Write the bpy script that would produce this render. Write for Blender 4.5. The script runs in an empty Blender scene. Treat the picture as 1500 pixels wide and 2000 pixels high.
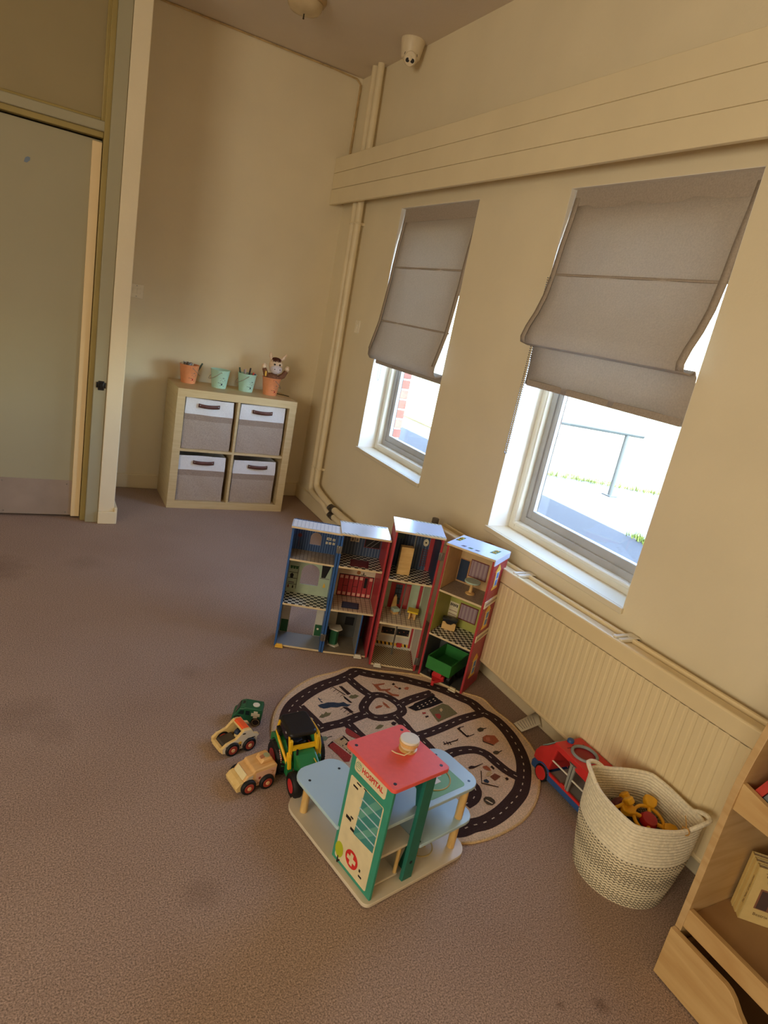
import bpy, bmesh, math, random
from mathutils import Vector, Matrix
random.seed(7)
scene = bpy.context.scene
COL = scene.collection
PI = math.pi

# ------------------------------------------------------------ camera
cd = bpy.data.cameras.new('camera'); cam = bpy.data.objects.new('camera', cd); COL.objects.link(cam)
CAM = Vector((-1.8561, -4.5953, 1.4257)); YAW, PIT, ROL = -0.5258, -0.2814, 0.1989
F = Vector((math.sin(-YAW) * math.cos(PIT), math.cos(YAW) * math.cos(PIT), math.sin(PIT)))
R0 = F.cross(Vector((0, 0, 1))).normalized(); U0 = R0.cross(F)
Rv = R0 * math.cos(ROL) + U0 * math.sin(ROL); Uv = -R0 * math.sin(ROL) + U0 * math.cos(ROL)
M = Matrix((Rv, Uv, -F)).transposed().to_4x4(); M.translation = CAM
cam.matrix_world = M
cd.sensor_fit = 'HORIZONTAL'; cd.sensor_width = 36; cd.lens = 1267.74 / 1500 * 36; cd.clip_start = .02; cd.clip_end = 300
scene.camera = cam

# ------------------------------------------------------------ world, sun, fill light, portals, exposure
world = bpy.data.worlds.new('world'); scene.world = world; world.use_nodes = True
wn = world.node_tree.nodes; wl = world.node_tree.links
sky = wn.new('ShaderNodeTexSky'); sky.sky_type = 'NISHITA'; sky.sun_disc = False
sky.sun_elevation = math.radians(48); sky.sun_rotation = math.radians(204)
wl.new(sky.outputs[0], wn['Background'].inputs[0]); wn['Background'].inputs[1].default_value = SKY_STRENGTH = 1.65
sd = bpy.data.lights.new('sun', 'SUN'); sun = bpy.data.objects.new('sun', sd); COL.objects.link(sun)
sd.energy = 2.4; sd.angle = math.radians(.6); sd.color = (1, .95, .86)
sun.rotation_euler = Vector((.305, .685, -.833)).to_track_quat('-Z', 'Y').to_euler(); sun.location = (-3, -9, 9)
def area(name, loc, direc, sx, sy, power, col):
    d = bpy.data.lights.new(name, 'AREA'); d.shape = 'RECTANGLE'; d.size = sx; d.size_y = sy; d.energy = power; d.color = col
    o = bpy.data.objects.new(name, d); COL.objects.link(o); o.location = loc
    o.rotation_euler = Vector(direc).to_track_quat('-Z', 'Y').to_euler(); return o
# warm fill light added in the unseen half of the room, behind the camera
area('fill_far_side', (-4.9, -5.4, 1.5), (1, .12, .0), 2.6, 1.5, 50, (1, .915, .73))
for nm, y0, y1 in (('w1', -1.706, -.9), ('w2', -3.179, -2.35)):
    p = area('portal_' + nm, (.21, (y0 + y1) / 2, .98), (-1, 0, 0), abs(y1 - y0), .7, 1, (1, 1, 1))
    p.data.cycles.is_portal = True
scene.view_settings.view_transform = 'Standard'; scene.view_settings.look = 'None'
scene.view_settings.gamma = 1; scene.view_settings.use_curve_mapping = False
scene.view_settings.exposure = 1.22
scene.cycles.max_bounces = 10; scene.cycles.diffuse_bounces = 6; scene.cycles.transparent_max_bounces = 12

# ------------------------------------------------------------ materials
def lin(*c):
    return tuple((x / 255 / 12.92) if x / 255 <= .04045 else ((x / 255 + .055) / 1.055) ** 2.4 for x in c)
MATS = {}
def mat(name, rgb, rough=.55, n=None, bump=None, metal=0, spec=.4, alt=None, trans=0):
    """rgb in sRGB 0-255; n=(scale, amount) colour mottling; bump=(scale, strength); alt = second colour for the mottling"""
    if name in MATS: return MATS[name]
    m = bpy.data.materials.new(name); m.use_nodes = True; nt = m.node_tree; b = nt.nodes['Principled BSDF']
    L = nt.links.new; N = nt.nodes.new
    b.inputs['Base Color'].default_value = (*lin(*rgb), 1); b.inputs['Roughness'].default_value = rough
    b.inputs['Metallic'].default_value = metal; b.inputs['Specular IOR Level'].default_value = spec
    tc = N('ShaderNodeTexCoord')
    if n is None: n = (14, .05)
    t = N('ShaderNodeTexNoise'); t.inputs['Scale'].default_value = n[0]; t.inputs['Detail'].default_value = 5
    L(tc.outputs['Object'], t.inputs['Vector'])
    a = lin(*rgb); k = n[1]
    r = N('ShaderNodeValToRGB'); r.color_ramp.elements[0].position = .32; r.color_ramp.elements[1].position = .68
    r.color_ramp.elements[0].color = (*(lin(*alt) if alt else [x * (1 - k) for x in a]), 1)
    r.color_ramp.elements[1].color = (*[min(1, x * (1 + (0 if alt else k))) for x in a], 1)
    L(t.outputs['Fac'], r.inputs['Fac']); L(r.outputs['Color'], b.inputs['Base Color'])
    if bump:
        t2 = N('ShaderNodeTexNoise'); t2.inputs['Scale'].default_value = bump[0]; t2.inputs['Detail'].default_value = 4
        L(tc.outputs['Object'], t2.inputs['Vector'])
        bp = N('ShaderNodeBump'); bp.inputs['Strength'].default_value = bump[1]; bp.inputs['Distance'].default_value = .004
        L(t2.outputs['Fac'], bp.inputs['Height']); L(bp.outputs['Normal'], b.inputs['Normal'])
    if trans:
        out = nt.nodes['Material Output']; tr = N('ShaderNodeBsdfTranslucent'); mx = N('ShaderNodeMixShader')
        tr.inputs['Color'].default_value = (*a, 1); mx.inputs[0].default_value = trans
        L(b.outputs[0], mx.inputs[1]); L(tr.outputs[0], mx.inputs[2]); L(mx.outputs[0], out.inputs[0])
    MATS[name] = m; return m
def nodes(m): return m.node_tree, m.node_tree.nodes['Principled BSDF']
def wood(name, c1, c2, scale=6, axis=(1, 12, 12), rough=.45):
    if name in MATS: return MATS[name]
    m = bpy.data.materials.new(name); m.use_nodes = True; nt, b = nodes(m); N = nt.nodes.new; L = nt.links.new
    tc = N('ShaderNodeTexCoord'); mp = N('ShaderNodeMapping'); mp.inputs['Scale'].default_value = axis
    t = N('ShaderNodeTexNoise'); t.inputs['Scale'].default_value = scale; t.inputs['Detail'].default_value = 8; t.inputs['Distortion'].default_value = .6
    r = N('ShaderNodeValToRGB'); r.color_ramp.elements[0].position = .3; r.color_ramp.elements[1].position = .7
    r.color_ramp.elements[0].color = (*lin(*c1), 1); r.color_ramp.elements[1].color = (*lin(*c2), 1)
    L(tc.outputs['Object'], mp.inputs[0]); L(mp.outputs[0], t.inputs['Vector']); L(t.outputs['Fac'], r.inputs[0]); L(r.outputs[0], b.inputs['Base Color'])
    b.inputs['Roughness'].default_value = rough; MATS[name] = m; return m
def checker(name, c1, c2, scale, rough=.35, spec=.4):
    m = bpy.data.materials.new(name); m.use_nodes = True; nt, b = nodes(m)
    tc = nt.nodes.new('ShaderNodeTexCoord'); t = nt.nodes.new('ShaderNodeTexChecker'); t.inputs['Scale'].default_value = scale
    mp = nt.nodes.new('ShaderNodeMapping'); mp.inputs['Location'].default_value = (.0013, .0017, .0021)
    mp.inputs['Scale'].default_value = (1, 1, .0)
    t.inputs[1].default_value = (*lin(*c1), 1); t.inputs[2].default_value = (*lin(*c2), 1)
    nt.links.new(tc.outputs['Object'], mp.inputs[0]); nt.links.new(mp.outputs[0], t.inputs[0]); nt.links.new(t.outputs[0], b.inputs['Base Color'])
    b.inputs['Roughness'].default_value = rough; b.inputs['Specular IOR Level'].default_value = spec; return m
def stripes(name, c1, c2, freq, direc=(1, 0, 0), duty=.5, rough=.45):
    """printed stripes: frac(dot(p,direc)*freq) < duty"""
    m = bpy.data.materials.new(name); m.use_nodes = True; nt, b = nodes(m); N = nt.nodes.new; L = nt.links.new
    tc = N('ShaderNodeTexCoord'); d = N('ShaderNodeVectorMath'); d.operation = 'DOT_PRODUCT'; d.inputs[1].default_value = tuple(x * freq for x in direc)
    fr = N('ShaderNodeMath'); fr.operation = 'FRACT'; lt = N('ShaderNodeMath'); lt.operation = 'LESS_THAN'; lt.inputs[1].default_value = duty
    mx = N('ShaderNodeMix'); mx.data_type = 'RGBA'; mx.inputs[6].default_value = (*lin(*c1), 1); mx.inputs[7].default_value = (*lin(*c2), 1)
    L(tc.outputs['Object'], d.inputs[0]); L(d.outputs['Value'], fr.inputs[0]); L(fr.outputs[0], lt.inputs[0]); L(lt.outputs[0], mx.inputs[0]); L(mx.outputs[2], b.inputs['Base Color'])
    b.inputs['Roughness'].default_value = rough; return m
def tiles(name, c1, c2, mortar, bw, bh, ms=.06, off=0, rough=.4, axes='XY'):
    m = bpy.data.materials.new(name); m.use_nodes = True; nt, b = nodes(m); N = nt.nodes.new; L = nt.links.new
    tc = N('ShaderNodeTexCoord'); t = N('ShaderNodeTexBrick'); t.offset = off
    v = tc.outputs['Object']
    if axes != 'XY':
        s = N('ShaderNodeSeparateXYZ'); cb = N('ShaderNodeCombineXYZ'); L(v, s.inputs[0])
        L(s.outputs['XYZ'.index(axes[0])], cb.inputs[0]); L(s.outputs['XYZ'.index(axes[1])], cb.inputs[1]); v = cb.outputs[0]
    t.inputs['Scale'].default_value = 1; t.inputs['Brick Width'].default_value = bw; t.inputs['Row Height'].default_value = bh
    t.inputs['Mortar Size'].default_value = ms * bh; t.inputs['Mortar Smooth'].default_value = 0
    for i, c in ((1, c1), (2, c2), (3, mortar)): t.inputs[i].default_value = (*lin(*c), 1)
    L(v, t.inputs[0]); L(t.outputs[0], b.inputs['Base Color']); b.inputs['Roughness'].default_value = rough; return m

# ------------------------------------------------------------ mesh builder
class MB:
    def __init__(s): s.v = []; s.f = []
    def add(s, v, f):
        k = len(s.v); s.v += [tuple(p) for p in v]; s.f += [tuple(i + k for i in q) for q in f]; return s
    def box(s, x0, x1, y0, y1, z0, z1, T=None):
        v = [Vector((x, y, z)) for z in (z0, z1) for x, y in ((x0, y0), (x1, y0), (x1, y1), (x0, y1))]
        if T: v = [T @ p for p in v]
        return s.add(v, [(3, 2, 1, 0), (4, 5, 6, 7), (0, 1, 5, 4), (1, 2, 6, 5), (2, 3, 7, 6), (3, 0, 4, 7)])
    def cyl(s, p0, p1, r0, r1=None, n=16, caps=True):
        r1 = r0 if r1 is None else r1; p0 = Vector(p0); p1 = Vector(p1); d = (p1 - p0).normalized()
        a = d.orthogonal().normalized(); b = d.cross(a); v = []
        for p, r in ((p0, r0), (p1, r1)):
            v += [p + (a * math.cos(2 * PI * i / n) + b * math.sin(2 * PI * i / n)) * r for i in range(n)]
        f = [(i, (i + 1) % n, n + (i + 1) % n, n + i) for i in range(n)]
        if caps: f += [tuple(range(n))[::-1], tuple(range(n, 2 * n))]
        return s.add(v, f)
    def prism(s, pts, fn, h0, h1):
        n = len(pts); A = sum(pts[i][0] * pts[(i + 1) % n][1] - pts[(i + 1) % n][0] * pts[i][1] for i in range(n))
        if A < 0: pts = pts[::-1]
        v = [fn(a, b, h) for h in (h0, h1) for a, b in pts]
        return s.add(v, [tuple(range(n))[::-1], tuple(range(n, 2 * n))] + [(i, (i + 1) % n, n + (i + 1) % n, n + i) for i in range(n)])
    def flat(s, pts): return s.add(pts, [tuple(range(len(pts)))])
    def tube(s, path, r, n=8, closed=False):
        path = [Vector(p) for p in path]; m = len(path); v = []; up = None
        for i, p in enumerate(path):
            q0 = path[i - 1] if (i or closed) else p; q1 = path[(i + 1) % m] if (i < m - 1 or closed) else p
            d = (q1 - q0).normalized()
            if up is None: up = d.orthogonal().normalized()
            up = (up - d * up.dot(d)).normalized(); b = d.cross(up); rr = r[i] if isinstance(r, (list, tuple)) else r
            v += [p + (up * math.cos(2 * PI * k / n) + b * math.sin(2 * PI * k / n)) * rr for k in range(n)]
        f = [(i * n + k, i * n + (k + 1) % n, ((i + 1) % m) * n + (k + 1) % n, ((i + 1) % m) * n + k) for i in range(m if closed else m - 1) for k in range(n)]
        if not closed: f += [tuple(range(n))[::-1], tuple(range((m - 1) * n, m * n))]
        return s.add(v, f)
    def lathe(s, prof, c=(0, 0, 0), n=24, T=None):
        c = Vector(c); v = []
        for r, z in prof: v += [Vector((r * math.cos(2 * PI * k / n), r * math.sin(2 * PI * k / n), z)) for k in range(n)]
        v = [((T @ p) if T else p) + c for p in v]; m = len(prof)
        f = [(i * n + k, i * n + (k + 1) % n, (i + 1) * n + (k + 1) % n, (i + 1) * n + k) for i in range(m - 1) for k in range(n)]
        if prof[0][0] > 0: f.append(tuple(range(n))[::-1])
        if prof[-1][0] > 0: f.append(tuple(range((m - 1) * n, m * n)))
        return s.add(v, f)
    def ball(s, c, r, nu=14, nv=8, T=None):
        rx, ry, rz = (r, r, r) if not isinstance(r, tuple) else r; c = Vector(c)
        v = []
        for j in range(nv + 1):
            t = PI * j / nv
            for i in range(nu):
                p = Vector((rx * math.sin(t) * math.cos(2 * PI * i / nu), ry * math.sin(t) * math.sin(2 * PI * i / nu), -rz * math.cos(t)))
                v.append(((T @ p) if T else p) + c)
        return s.add(v, [(j * nu + i, j * nu + (i + 1) % nu, (j + 1) * nu + (i + 1) % nu, (j + 1) * nu + i) for j in range(nv) for i in range(nu)])
    def torus(s, c, R, r, axis=(0, 0, 1), n=24, k=8, sx=1, sy=1):
        ax = Vector(axis).normalized(); a = Vector((1, 0, 0)) if abs(ax.z) > .9 else Vector((0, 0, 1)).cross(ax).normalized(); b = ax.cross(a); c = Vector(c)
        return s.tube([c + a * R * sx * math.cos(2 * PI * i / n) + b * R * sy * math.sin(2 * PI * i / n) for i in range(n)], r, k, True)
    def grid(s, P, closed=False):
        m = len(P); n = len(P[0]); v = [p for row in P for p in row]
        return s.add(v, [(i * n + k, i * n + (k + 1) % n, (i + 1) * n + (k + 1) % n, (i + 1) * n + k) for i in range(m - 1) for k in range(n if closed else n - 1)])
def build(name, mb, m, parent=None, bevel=0, smooth=30, loc=None, seg=2, solid=0, **kw):
    me = bpy.data.meshes.new(name); me.from_pydata([tuple(p) for p in mb.v], [], mb.f)
    bm = bmesh.new(); bm.from_mesh(me); bmesh.ops.remove_doubles(bm, verts=bm.verts, dist=1e-6)
    bmesh.ops.recalc_face_normals(bm, faces=bm.faces); bm.to_mesh(me); bm.free()
    me.materials.append(m)
    if smooth:
        me.polygons.foreach_set('use_smooth', [True] * len(me.polygons)); me.set_sharp_from_angle(angle=math.radians(smooth))
    o = bpy.data.objects.new(name, me); COL.objects.link(o)
    if loc: o.location = loc
    if solid:
        md = o.modifiers.new('solid', 'SOLIDIFY'); md.thickness = solid; md.offset = 0
    if bevel:
        md = o.modifiers.new('bevel', 'BEVEL'); md.width = bevel; md.segments = seg; md.limit_method = 'ANGLE'; md.angle_limit = math.radians(40)
    if parent: o.parent = parent
    for k, v in kw.items():
        if v: o[k] = v
    return o
def thing(name, label, category, loc=(0, 0, 0), rot=0, group=None, kind=None):
    o = bpy.data.objects.new(name, None); COL.objects.link(o); o.empty_display_size = .05
    o.location = loc; o.rotation_euler = (0, 0, math.radians(rot)) if not isinstance(rot, tuple) else rot
    if label: o['label'] = label
    if category: o['category'] = category
    if group: o['group'] = group
    if kind: o['kind'] = kind
    return o
def st(name, mb, m, parent=None, **kw):
    if not parent: kw['kind'] = 'structure'
    return build(name, mb, m, parent, **kw)
def text(name, s, size, m, parent, T, depth=.0002, bold=0, label=None, align='CENTER', sx=1):
    c = bpy.data.curves.new(name, 'FONT'); c.body = s; c.size = size; c.extrude = depth; c.align_x = align; c.align_y = 'CENTER'; c.offset = bold; c.resolution_u = 2
    t = bpy.data.objects.new(name, c); COL.objects.link(t)
    dg = bpy.context.evaluated_depsgraph_get(); me = bpy.data.meshes.new_from_object(t.evaluated_get(dg))
    bpy.data.objects.remove(t); bpy.data.curves.remove(c)
    me.transform(T @ Matrix.Diagonal((sx, 1, 1, 1))); me.materials.clear(); me.materials.append(m)
    o = bpy.data.objects.new(name, me); COL.objects.link(o); o.parent = parent
    if label: o['label'] = label
    return o
def basis(o, x, y):
    x = Vector(x).normalized(); z = x.cross(Vector(y)).normalized(); y = z.cross(x)
    m = Matrix((x, y, z)).transposed().to_4x4(); m.translation = Vector(o); return m
def rrect(x0, x1, y0, y1, r, n=5):
    rs = r if isinstance(r, (list, tuple)) else (r,) * 4; P = []
    for (cx, cy, a0), q in zip(((x0, y0, 180), (x1, y0, 270), (x1, y1, 0), (x0, y1, 90)), rs):
        ox = cx + (q if cx == x0 else -q); oy = cy + (q if cy == y0 else -q)
        P += [(ox + q * math.cos(math.radians(a0 + 90 * i / n)), oy + q * math.sin(math.radians(a0 + 90 * i / n))) for i in range(n + 1)]
    return P
def circ(cx, cy, r, n=20, ry=None):
    return [(cx + r * math.cos(2 * PI * i / n), cy + (ry or r) * math.sin(2 * PI * i / n)) for i in range(n)]
XY = lambda a, b, h: Vector((a, b, h))      # prism frames
XZ = lambda a, b, h: Vector((a, h, b))
YZ = lambda a, b, h: Vector((h, a, b))
BEV = .0015
# ============================================================ THE ROOM
CREAM = mat('cream_paint', (232, 219, 188), .6, (3, .03), (90, .12))
CEIL = mat('ceiling_paint', (216, 202, 182), .8, (2, .03), (60, .15))
GLOSSY_CREAM = mat('cream_gloss_paint', (233, 218, 182), .35, (4, .03), (30, .05))
SAGE = mat('sage_door_paint', (168, 162, 136), .4, (2, .03), (40, .04))
SAGE2 = mat('olive_frame_paint', (166, 148, 92), .35, (5, .06), (60, .1))
OVERP = mat('overdoor_panel_paint', (156, 142, 106), .5, (3, .03))
WHITE = mat('white_gloss_paint', (228, 222, 204), .35, (4, .02))
BLACK = mat('black_plastic', (18, 17, 18), .4, (30, .1))
METAL = mat('brushed_metal', (150, 148, 142), .35, (20, .05), metal=.9)

# carpet: speckled mauve brown pile with a few old stains
CARPET = mat('carpet', (168, 145, 130), .95, (260, .5), (420, .5), spec=.1)
nt, b = nodes(CARPET); N = nt.nodes.new; L = nt.links.new
src = b.inputs['Base Color'].links[0].from_socket; tc = N('ShaderNodeTexCoord'); cur = src
big = N('ShaderNodeTexNoise'); big.inputs['Scale'].default_value = 2.2; big.inputs['Detail'].default_value = 6; L(tc.outputs['Object'], big.inputs['Vector'])
def stain(cur, fac_socket, col):
    mx = N('ShaderNodeMix'); mx.data_type = 'RGBA'; mx.blend_type = 'MULTIPLY'; mx.inputs[7].default_value = (*col, 1)
    L(fac_socket, mx.inputs[0]); L(cur, mx.inputs[6]); return mx.outputs[2]
mr = N('ShaderNodeMapRange'); mr.inputs[1].default_value = .45; mr.inputs[2].default_value = .75; mr.inputs[4].default_value = .5; L(big.outputs['Fac'], mr.inputs[0])
cur = stain(cur, mr.outputs[0], (.82, .78, .76))
for sx, sy, r, k in ((-1.93, -1.3, .16, .55), (-1.8, -2.5, .1, .4), (-1.72, -2.62, .07, .3), (-.62, -3.93, .022, .9), (-.72, -3.9, .012, .8), (-1.42, -3.35, .05, .35), (-1.55, -1.28, .09, .3), (-1.25, -2.35, .06, .3)):
    v = N('ShaderNodeVectorMath'); v.operation = 'DISTANCE'; v.inputs[1].default_value = (sx, sy, 0)
    ad = N('ShaderNodeVectorMath'); ad.operation = 'MULTIPLY_ADD'; ad.inputs[1].default_value = (r * .9,) * 3
    nz = N('ShaderNodeTexNoise'); nz.inputs['Scale'].default_value = 18; L(tc.outputs['Object'], nz.inputs['Vector'])
    L(nz.outputs['Color'], ad.inputs[0]); L(tc.outputs['Object'], ad.inputs[2]); L(ad.outputs[0], v.inputs[0])
    m2 = N('ShaderNodeMapRange'); m2.inputs[1].default_value = r * 1.3; m2.inputs[2].default_value = r * .3; m2.inputs[3].default_value = 0; m2.inputs[4].default_value = k
    L(v.outputs['Value'], m2.inputs[0]); cur = stain(cur, m2.outputs[0], (.5, .45, .42))
L(cur, b.inputs['Base Color'])

H = 2.906
W1, W2 = (-1.706, -.9), (-3.179, -2.35); ZS, ZT = .63, 2.064
st('floor', MB().box(-5, .0, -8, 0, -.15, 0), CARPET, smooth=0)
st('ceiling', MB().box(-5, .3, -8, .15, H, H + .12), CEIL, smooth=0)
st('wall_back', MB().box(-1.408, .0, 0, .15, -.15, H), CREAM, smooth=0)
ww = MB()
for y0, y1, z0, z1 in ((-8, W2[0], -.15, H), (W2[1], W1[0], -.15, H), (W1[1], .15, -.15, H), (*W1, -.15, ZS), (*W1, ZT, H), (*W2, -.15, ZS), (*W2, ZT, H)):
    ww.box(0, .19, y0, y1, z0, z1)
WW = st('wall_window', ww, CREAM, smooth=0)
st('wall_alcove', MB().box(-1.493, -1.408, -.735, .15, -.15, H), CREAM, smooth=0, bevel=.004)
st('wall_door', MB().box(-5, -2.49, -.66, -.5, 0, H), CREAM, smooth=0)
st('wall_left', MB().box(-5.15, -5, -8, -.5, -.15, H), CREAM, smooth=0)
st('wall_rear', MB().box(-5.15, .19, -8.15, -8, -.15, H), CREAM, smooth=0)
# rest of the building above this room: it throws the shade on the paving outside
st('roof_upper_storey', MB().box(-8, .34, -16, 9, H + .14, 8.25), mat('brick_red_render', (150, 96, 76), .9), smooth=0)
st('wall_outer', MB().box(.19, .32, .15, 9, -.3, H + .14).box(.19, .32, -16, -3.4, -.3, H + .14), mat('brick_red_render', (150, 96, 76), .9), smooth=0)

REVEALX = mat('outer_trim_white', (214, 218, 222), .5)
# outer brick leaf beside and under the windows, brick by brick
MORT = mat('mortar', (196, 184, 168), .95, (40, .1)); BRK = [mat('brick_%s' % n, c, .9, (25, .18), (60, .4)) for n, c in (('red', (158, 96, 78)), ('brown', (138, 84, 70)), ('pale', (176, 116, 96)))]
for nm, (y0, y1) in (('a', W1), ('b', W2)):
    core = MB().box(.25, .312, y1 + .05, y1 + .34, -.3, 2.3).box(.25, .312, y0 - .34, y0 - .05, -.3, 2.3).box(.2, .312, y0 - .34, y1 + .34, -.3, ZS - .06)
    lf = st('wall_brick_leaf', core, MORT, smooth=0)
    for r in range(23):
        z0 = .575 + r * .0652; o = .1025 if r % 2 else .215
        build('brick', MB().box(.248, .318, y1 + .044, y1 + .044 + o, z0, z0 + .054), BRK[random.randrange(3)], lf, bevel=.003, smooth=0)
    build('jamb_trim', MB().box(.19, .247, y1 + .042, y1 + .3, ZS - .03, 2.3).box(.19, .247, y0 - .3, y0 - .042, ZS - .03, 2.3), REVEALX, lf, smooth=0)
    st('window_sill_outer', MB().box(.19, .36, y0 - .04, y1 + .04, ZS - .06, ZS - .005), mat('stone_sill', (190, 182, 170), .8), smooth=0, bevel=.004)

# baseboards
def board(name, x0, x1, y0, y1, h=.1):
    return st(name, MB().box(x0, x1, y0, y1, 0, h), GLOSSY_CREAM, bevel=.004)
board('baseboard_back', -1.408, -.018, -.018, 0)
board('baseboard_right', -.018, 0, -8, 0, .105)
board('baseboard_alcove_front', -1.495, -1.396, -.752, -.735, .075)
board('baseboard_alcove_side', -1.408, -1.392, -.75, -.018, .1)
# paper-crack cord in the corner between the two walls
st('trim_2', MB().tube([(-.02, -.02, z) for z in (2.4, 2.65, 2.86)] + [(-.05, -.012, 2.89), (-.2, -.01, 2.897), (-.7, -.008, 2.899), (-1.408, -.008, 2.9)], .006, 6), mat('crack_sealant', (196, 168, 120), .6, (30, .2)))

# ---- door with its frame, over-panel and kick plate
fr = thing('door_frame', 'olive green painted door frame running from floor to ceiling', None, (0, 0, 0), kind='structure')
build('post', MB().box(-1.560, -1.494, -.725, -.6, 0, H), SAGE, fr, bevel=.003)
build('door_stop', MB().box(-1.585, -1.558, -.70, -.62, 0, H), SAGE2, fr, bevel=.004)
build('head_rail', MB().box(-2.49, -1.578, -.695, -.61, 2.041, 2.088), SAGE, fr, bevel=.005)
build('head_stop', MB().box(-2.49, -1.585, -.678, -.61, 2.014, 2.041), SAGE2, fr, bevel=.003)
build('over_panel', MB().box(-2.49, -1.578, -.655, -.62, 2.088, H), OVERP, fr)
build('panel_bead', MB().box(-1.60, -1.578, -.672, -.65, 2.088, H), SAGE2, fr, bevel=.004)
build('panel_bead', MB().box(-2.49, -1.60, -.672, -.65, 2.088, 2.102), SAGE2, fr, bevel=.004)
build('strike_plate', MB().box(-1.538, -1.508, -.732, -.725, .772, .822).box(-1.548, -1.540, -.732, -.725, .785, .815).box(-1.506, -1.499, -.732, -.725, .785, .815).box(-1.532, -1.514, -.748, -.731, .785, .81), BLACK, fr, bevel=.002, label='black latch keep on the door post')
dr = thing('door_1', 'sage green flush door standing almost shut', None, (-2.42, -.645, 0), kind='structure')
build('door_leaf', MB().box(0, .832, 0, .044, .012, 2.005), SAGE, dr, bevel=.002)
build('kick_plate', MB().box(.02, .79, -.003, .001, .014, .222), mat('kick_plate_grey', (158, 142, 130), .5, (6, .08)), dr, bevel=.001, label='grey metal kick plate')
for x, z in ((.44, .205), (.45, .03), (.76, .2), (.76, .03)): build('screw', MB().ball((x, -.003, z), (.004, .002, .004), 8, 4), METAL, dr)
build('edge_strip', MB().box(.787, .832, -.02, .0, .012, 1.995), mat('door_edge_cream', (240, 216, 170), .5, (4, .02)), dr, bevel=.002, label='pale cream strip along the closing edge')
build('dark_gap', MB().box(.832, .838, 0, .03, .012, 2.0), mat('gap_dark', (30, 26, 20), .9), dr)
build('paint_mark', MB().prism([(.494, 1.82), (.507, 1.818), (.52, 1.832), (.521, 1.845), (.510, 1.847), (.5, 1.84)], XZ, -.0012, .0002), mat('grey_blue_mark', (118, 134, 152), .6), dr, label='grey blue scuff mark')
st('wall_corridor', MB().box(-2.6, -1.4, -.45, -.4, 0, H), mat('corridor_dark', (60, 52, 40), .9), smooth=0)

# ---- boarded pelmet above the windows
pm = thing('trim_1', 'cream painted boarded pelmet running above the windows', None, (0, 0, 0), kind='structure')
for z0, z1 in ((2.105, 2.2015), (2.2025, 2.303), (2.304, 2.399)): build('plank', MB().box(-.103, -.083, -6, -.001, z0, z1), GLOSSY_CREAM, pm, bevel=.0025)
build('batten', MB().box(-.083, -.06, -.03, -.001, 2.12, 2.39), GLOSSY_CREAM, pm)

# ---- windows
ALU = mat('grey_aluminium', (176, 174, 170), .4, (12, .06)); SILL = mat('sill_white', (226, 214, 186), .4, (4, .03))
REVEAL = mat('reveal_white', (236, 232, 222), .5, (4, .02))
def glass():
    m = bpy.data.materials.new('window_glass'); m.use_nodes = True; nt = m.node_tree; N = nt.nodes.new
    t = N('ShaderNodeBsdfTransparent'); t.inputs[0].default_value = (.95, .97, .97, 1); g = N('ShaderNodeBsdfGlossy'); g.inputs['Roughness'].default_value = .03
    nz = N('ShaderNodeTexNoise'); nz.inputs['Scale'].default_value = 3
    f = N('ShaderNodeMapRange'); f.inputs[3].default_value = .05; f.inputs[4].default_value = .06; nt.links.new(nz.outputs['Fac'], f.inputs[0]); mx = N('ShaderNodeMixShader')
    nt.links.new(f.outputs[0], mx.inputs[0]); nt.links.new(t.outputs[0], mx.inputs[1]); nt.links.new(g.outputs[0], mx.inputs[2]); nt.links.new(mx.outputs[0], nt.nodes['Material Output'].inputs[0]); return m
GL = glass()
def ring(x0, x1, y0, y1, z0, z1, w, wb=None, wt=None):
    wb = wb or w; wt = wt or w
    return MB().box(x0, x1, y0, y0 + w, z0, z1).box(x0, x1, y1 - w, y1, z0, z1).box(x0, x1, y0 + w, y1 - w, z0, z0 + wb).box(x0, x1, y0 + w, y1 - w, z1 - wt, z1)
for i, (y0, y1) in enumerate((W1, W2)):
    w = thing('window_%d' % (i + 1), 'grey metal window in a white timber surround', None, (0, 0, 0), kind='structure')
    build('timber_frame', ring(.118, .175, y0, y1, ZS, ZT, .042), WHITE, w, bevel=.004)
    build('frame_bead', ring(.112, .12, y0 + .03, y1 - .03, ZS + .028, ZT - .03, .012), WHITE, w, bevel=.003)
    build('outer_frame', ring(.145, .188, y0 + .042, y1 - .042, ZS + .042, ZT - .042, .03), ALU, w, bevel=.003)
    build('sash', ring(.152, .180, y0 + .07, y1 - .07, ZS + .072, ZT - .07, .03, .038), ALU, w, bevel=.004)
    build('pane', MB().box(.164, .167, y0 + .098, y1 - .098, ZS + .108, ZT - .098), GL, w)
    build('sill_board', MB().box(.0, .12, y0 + .001, y1 - .001, ZS - .022, ZS + .001).box(-.014, .0, y0 - .006, y1 + .006, ZS - .022, ZS + .001), SILL, w, bevel=.003)
    build('reveal_lining', MB().box(.001, .118, y1 - .002, y1 + .001, ZS, ZT).box(.001, .118, y0 - .001, y0 + .002, ZS, ZT).box(.001, .118, y0, y1, ZT - .002, ZT + .001), REVEAL, w)

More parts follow.
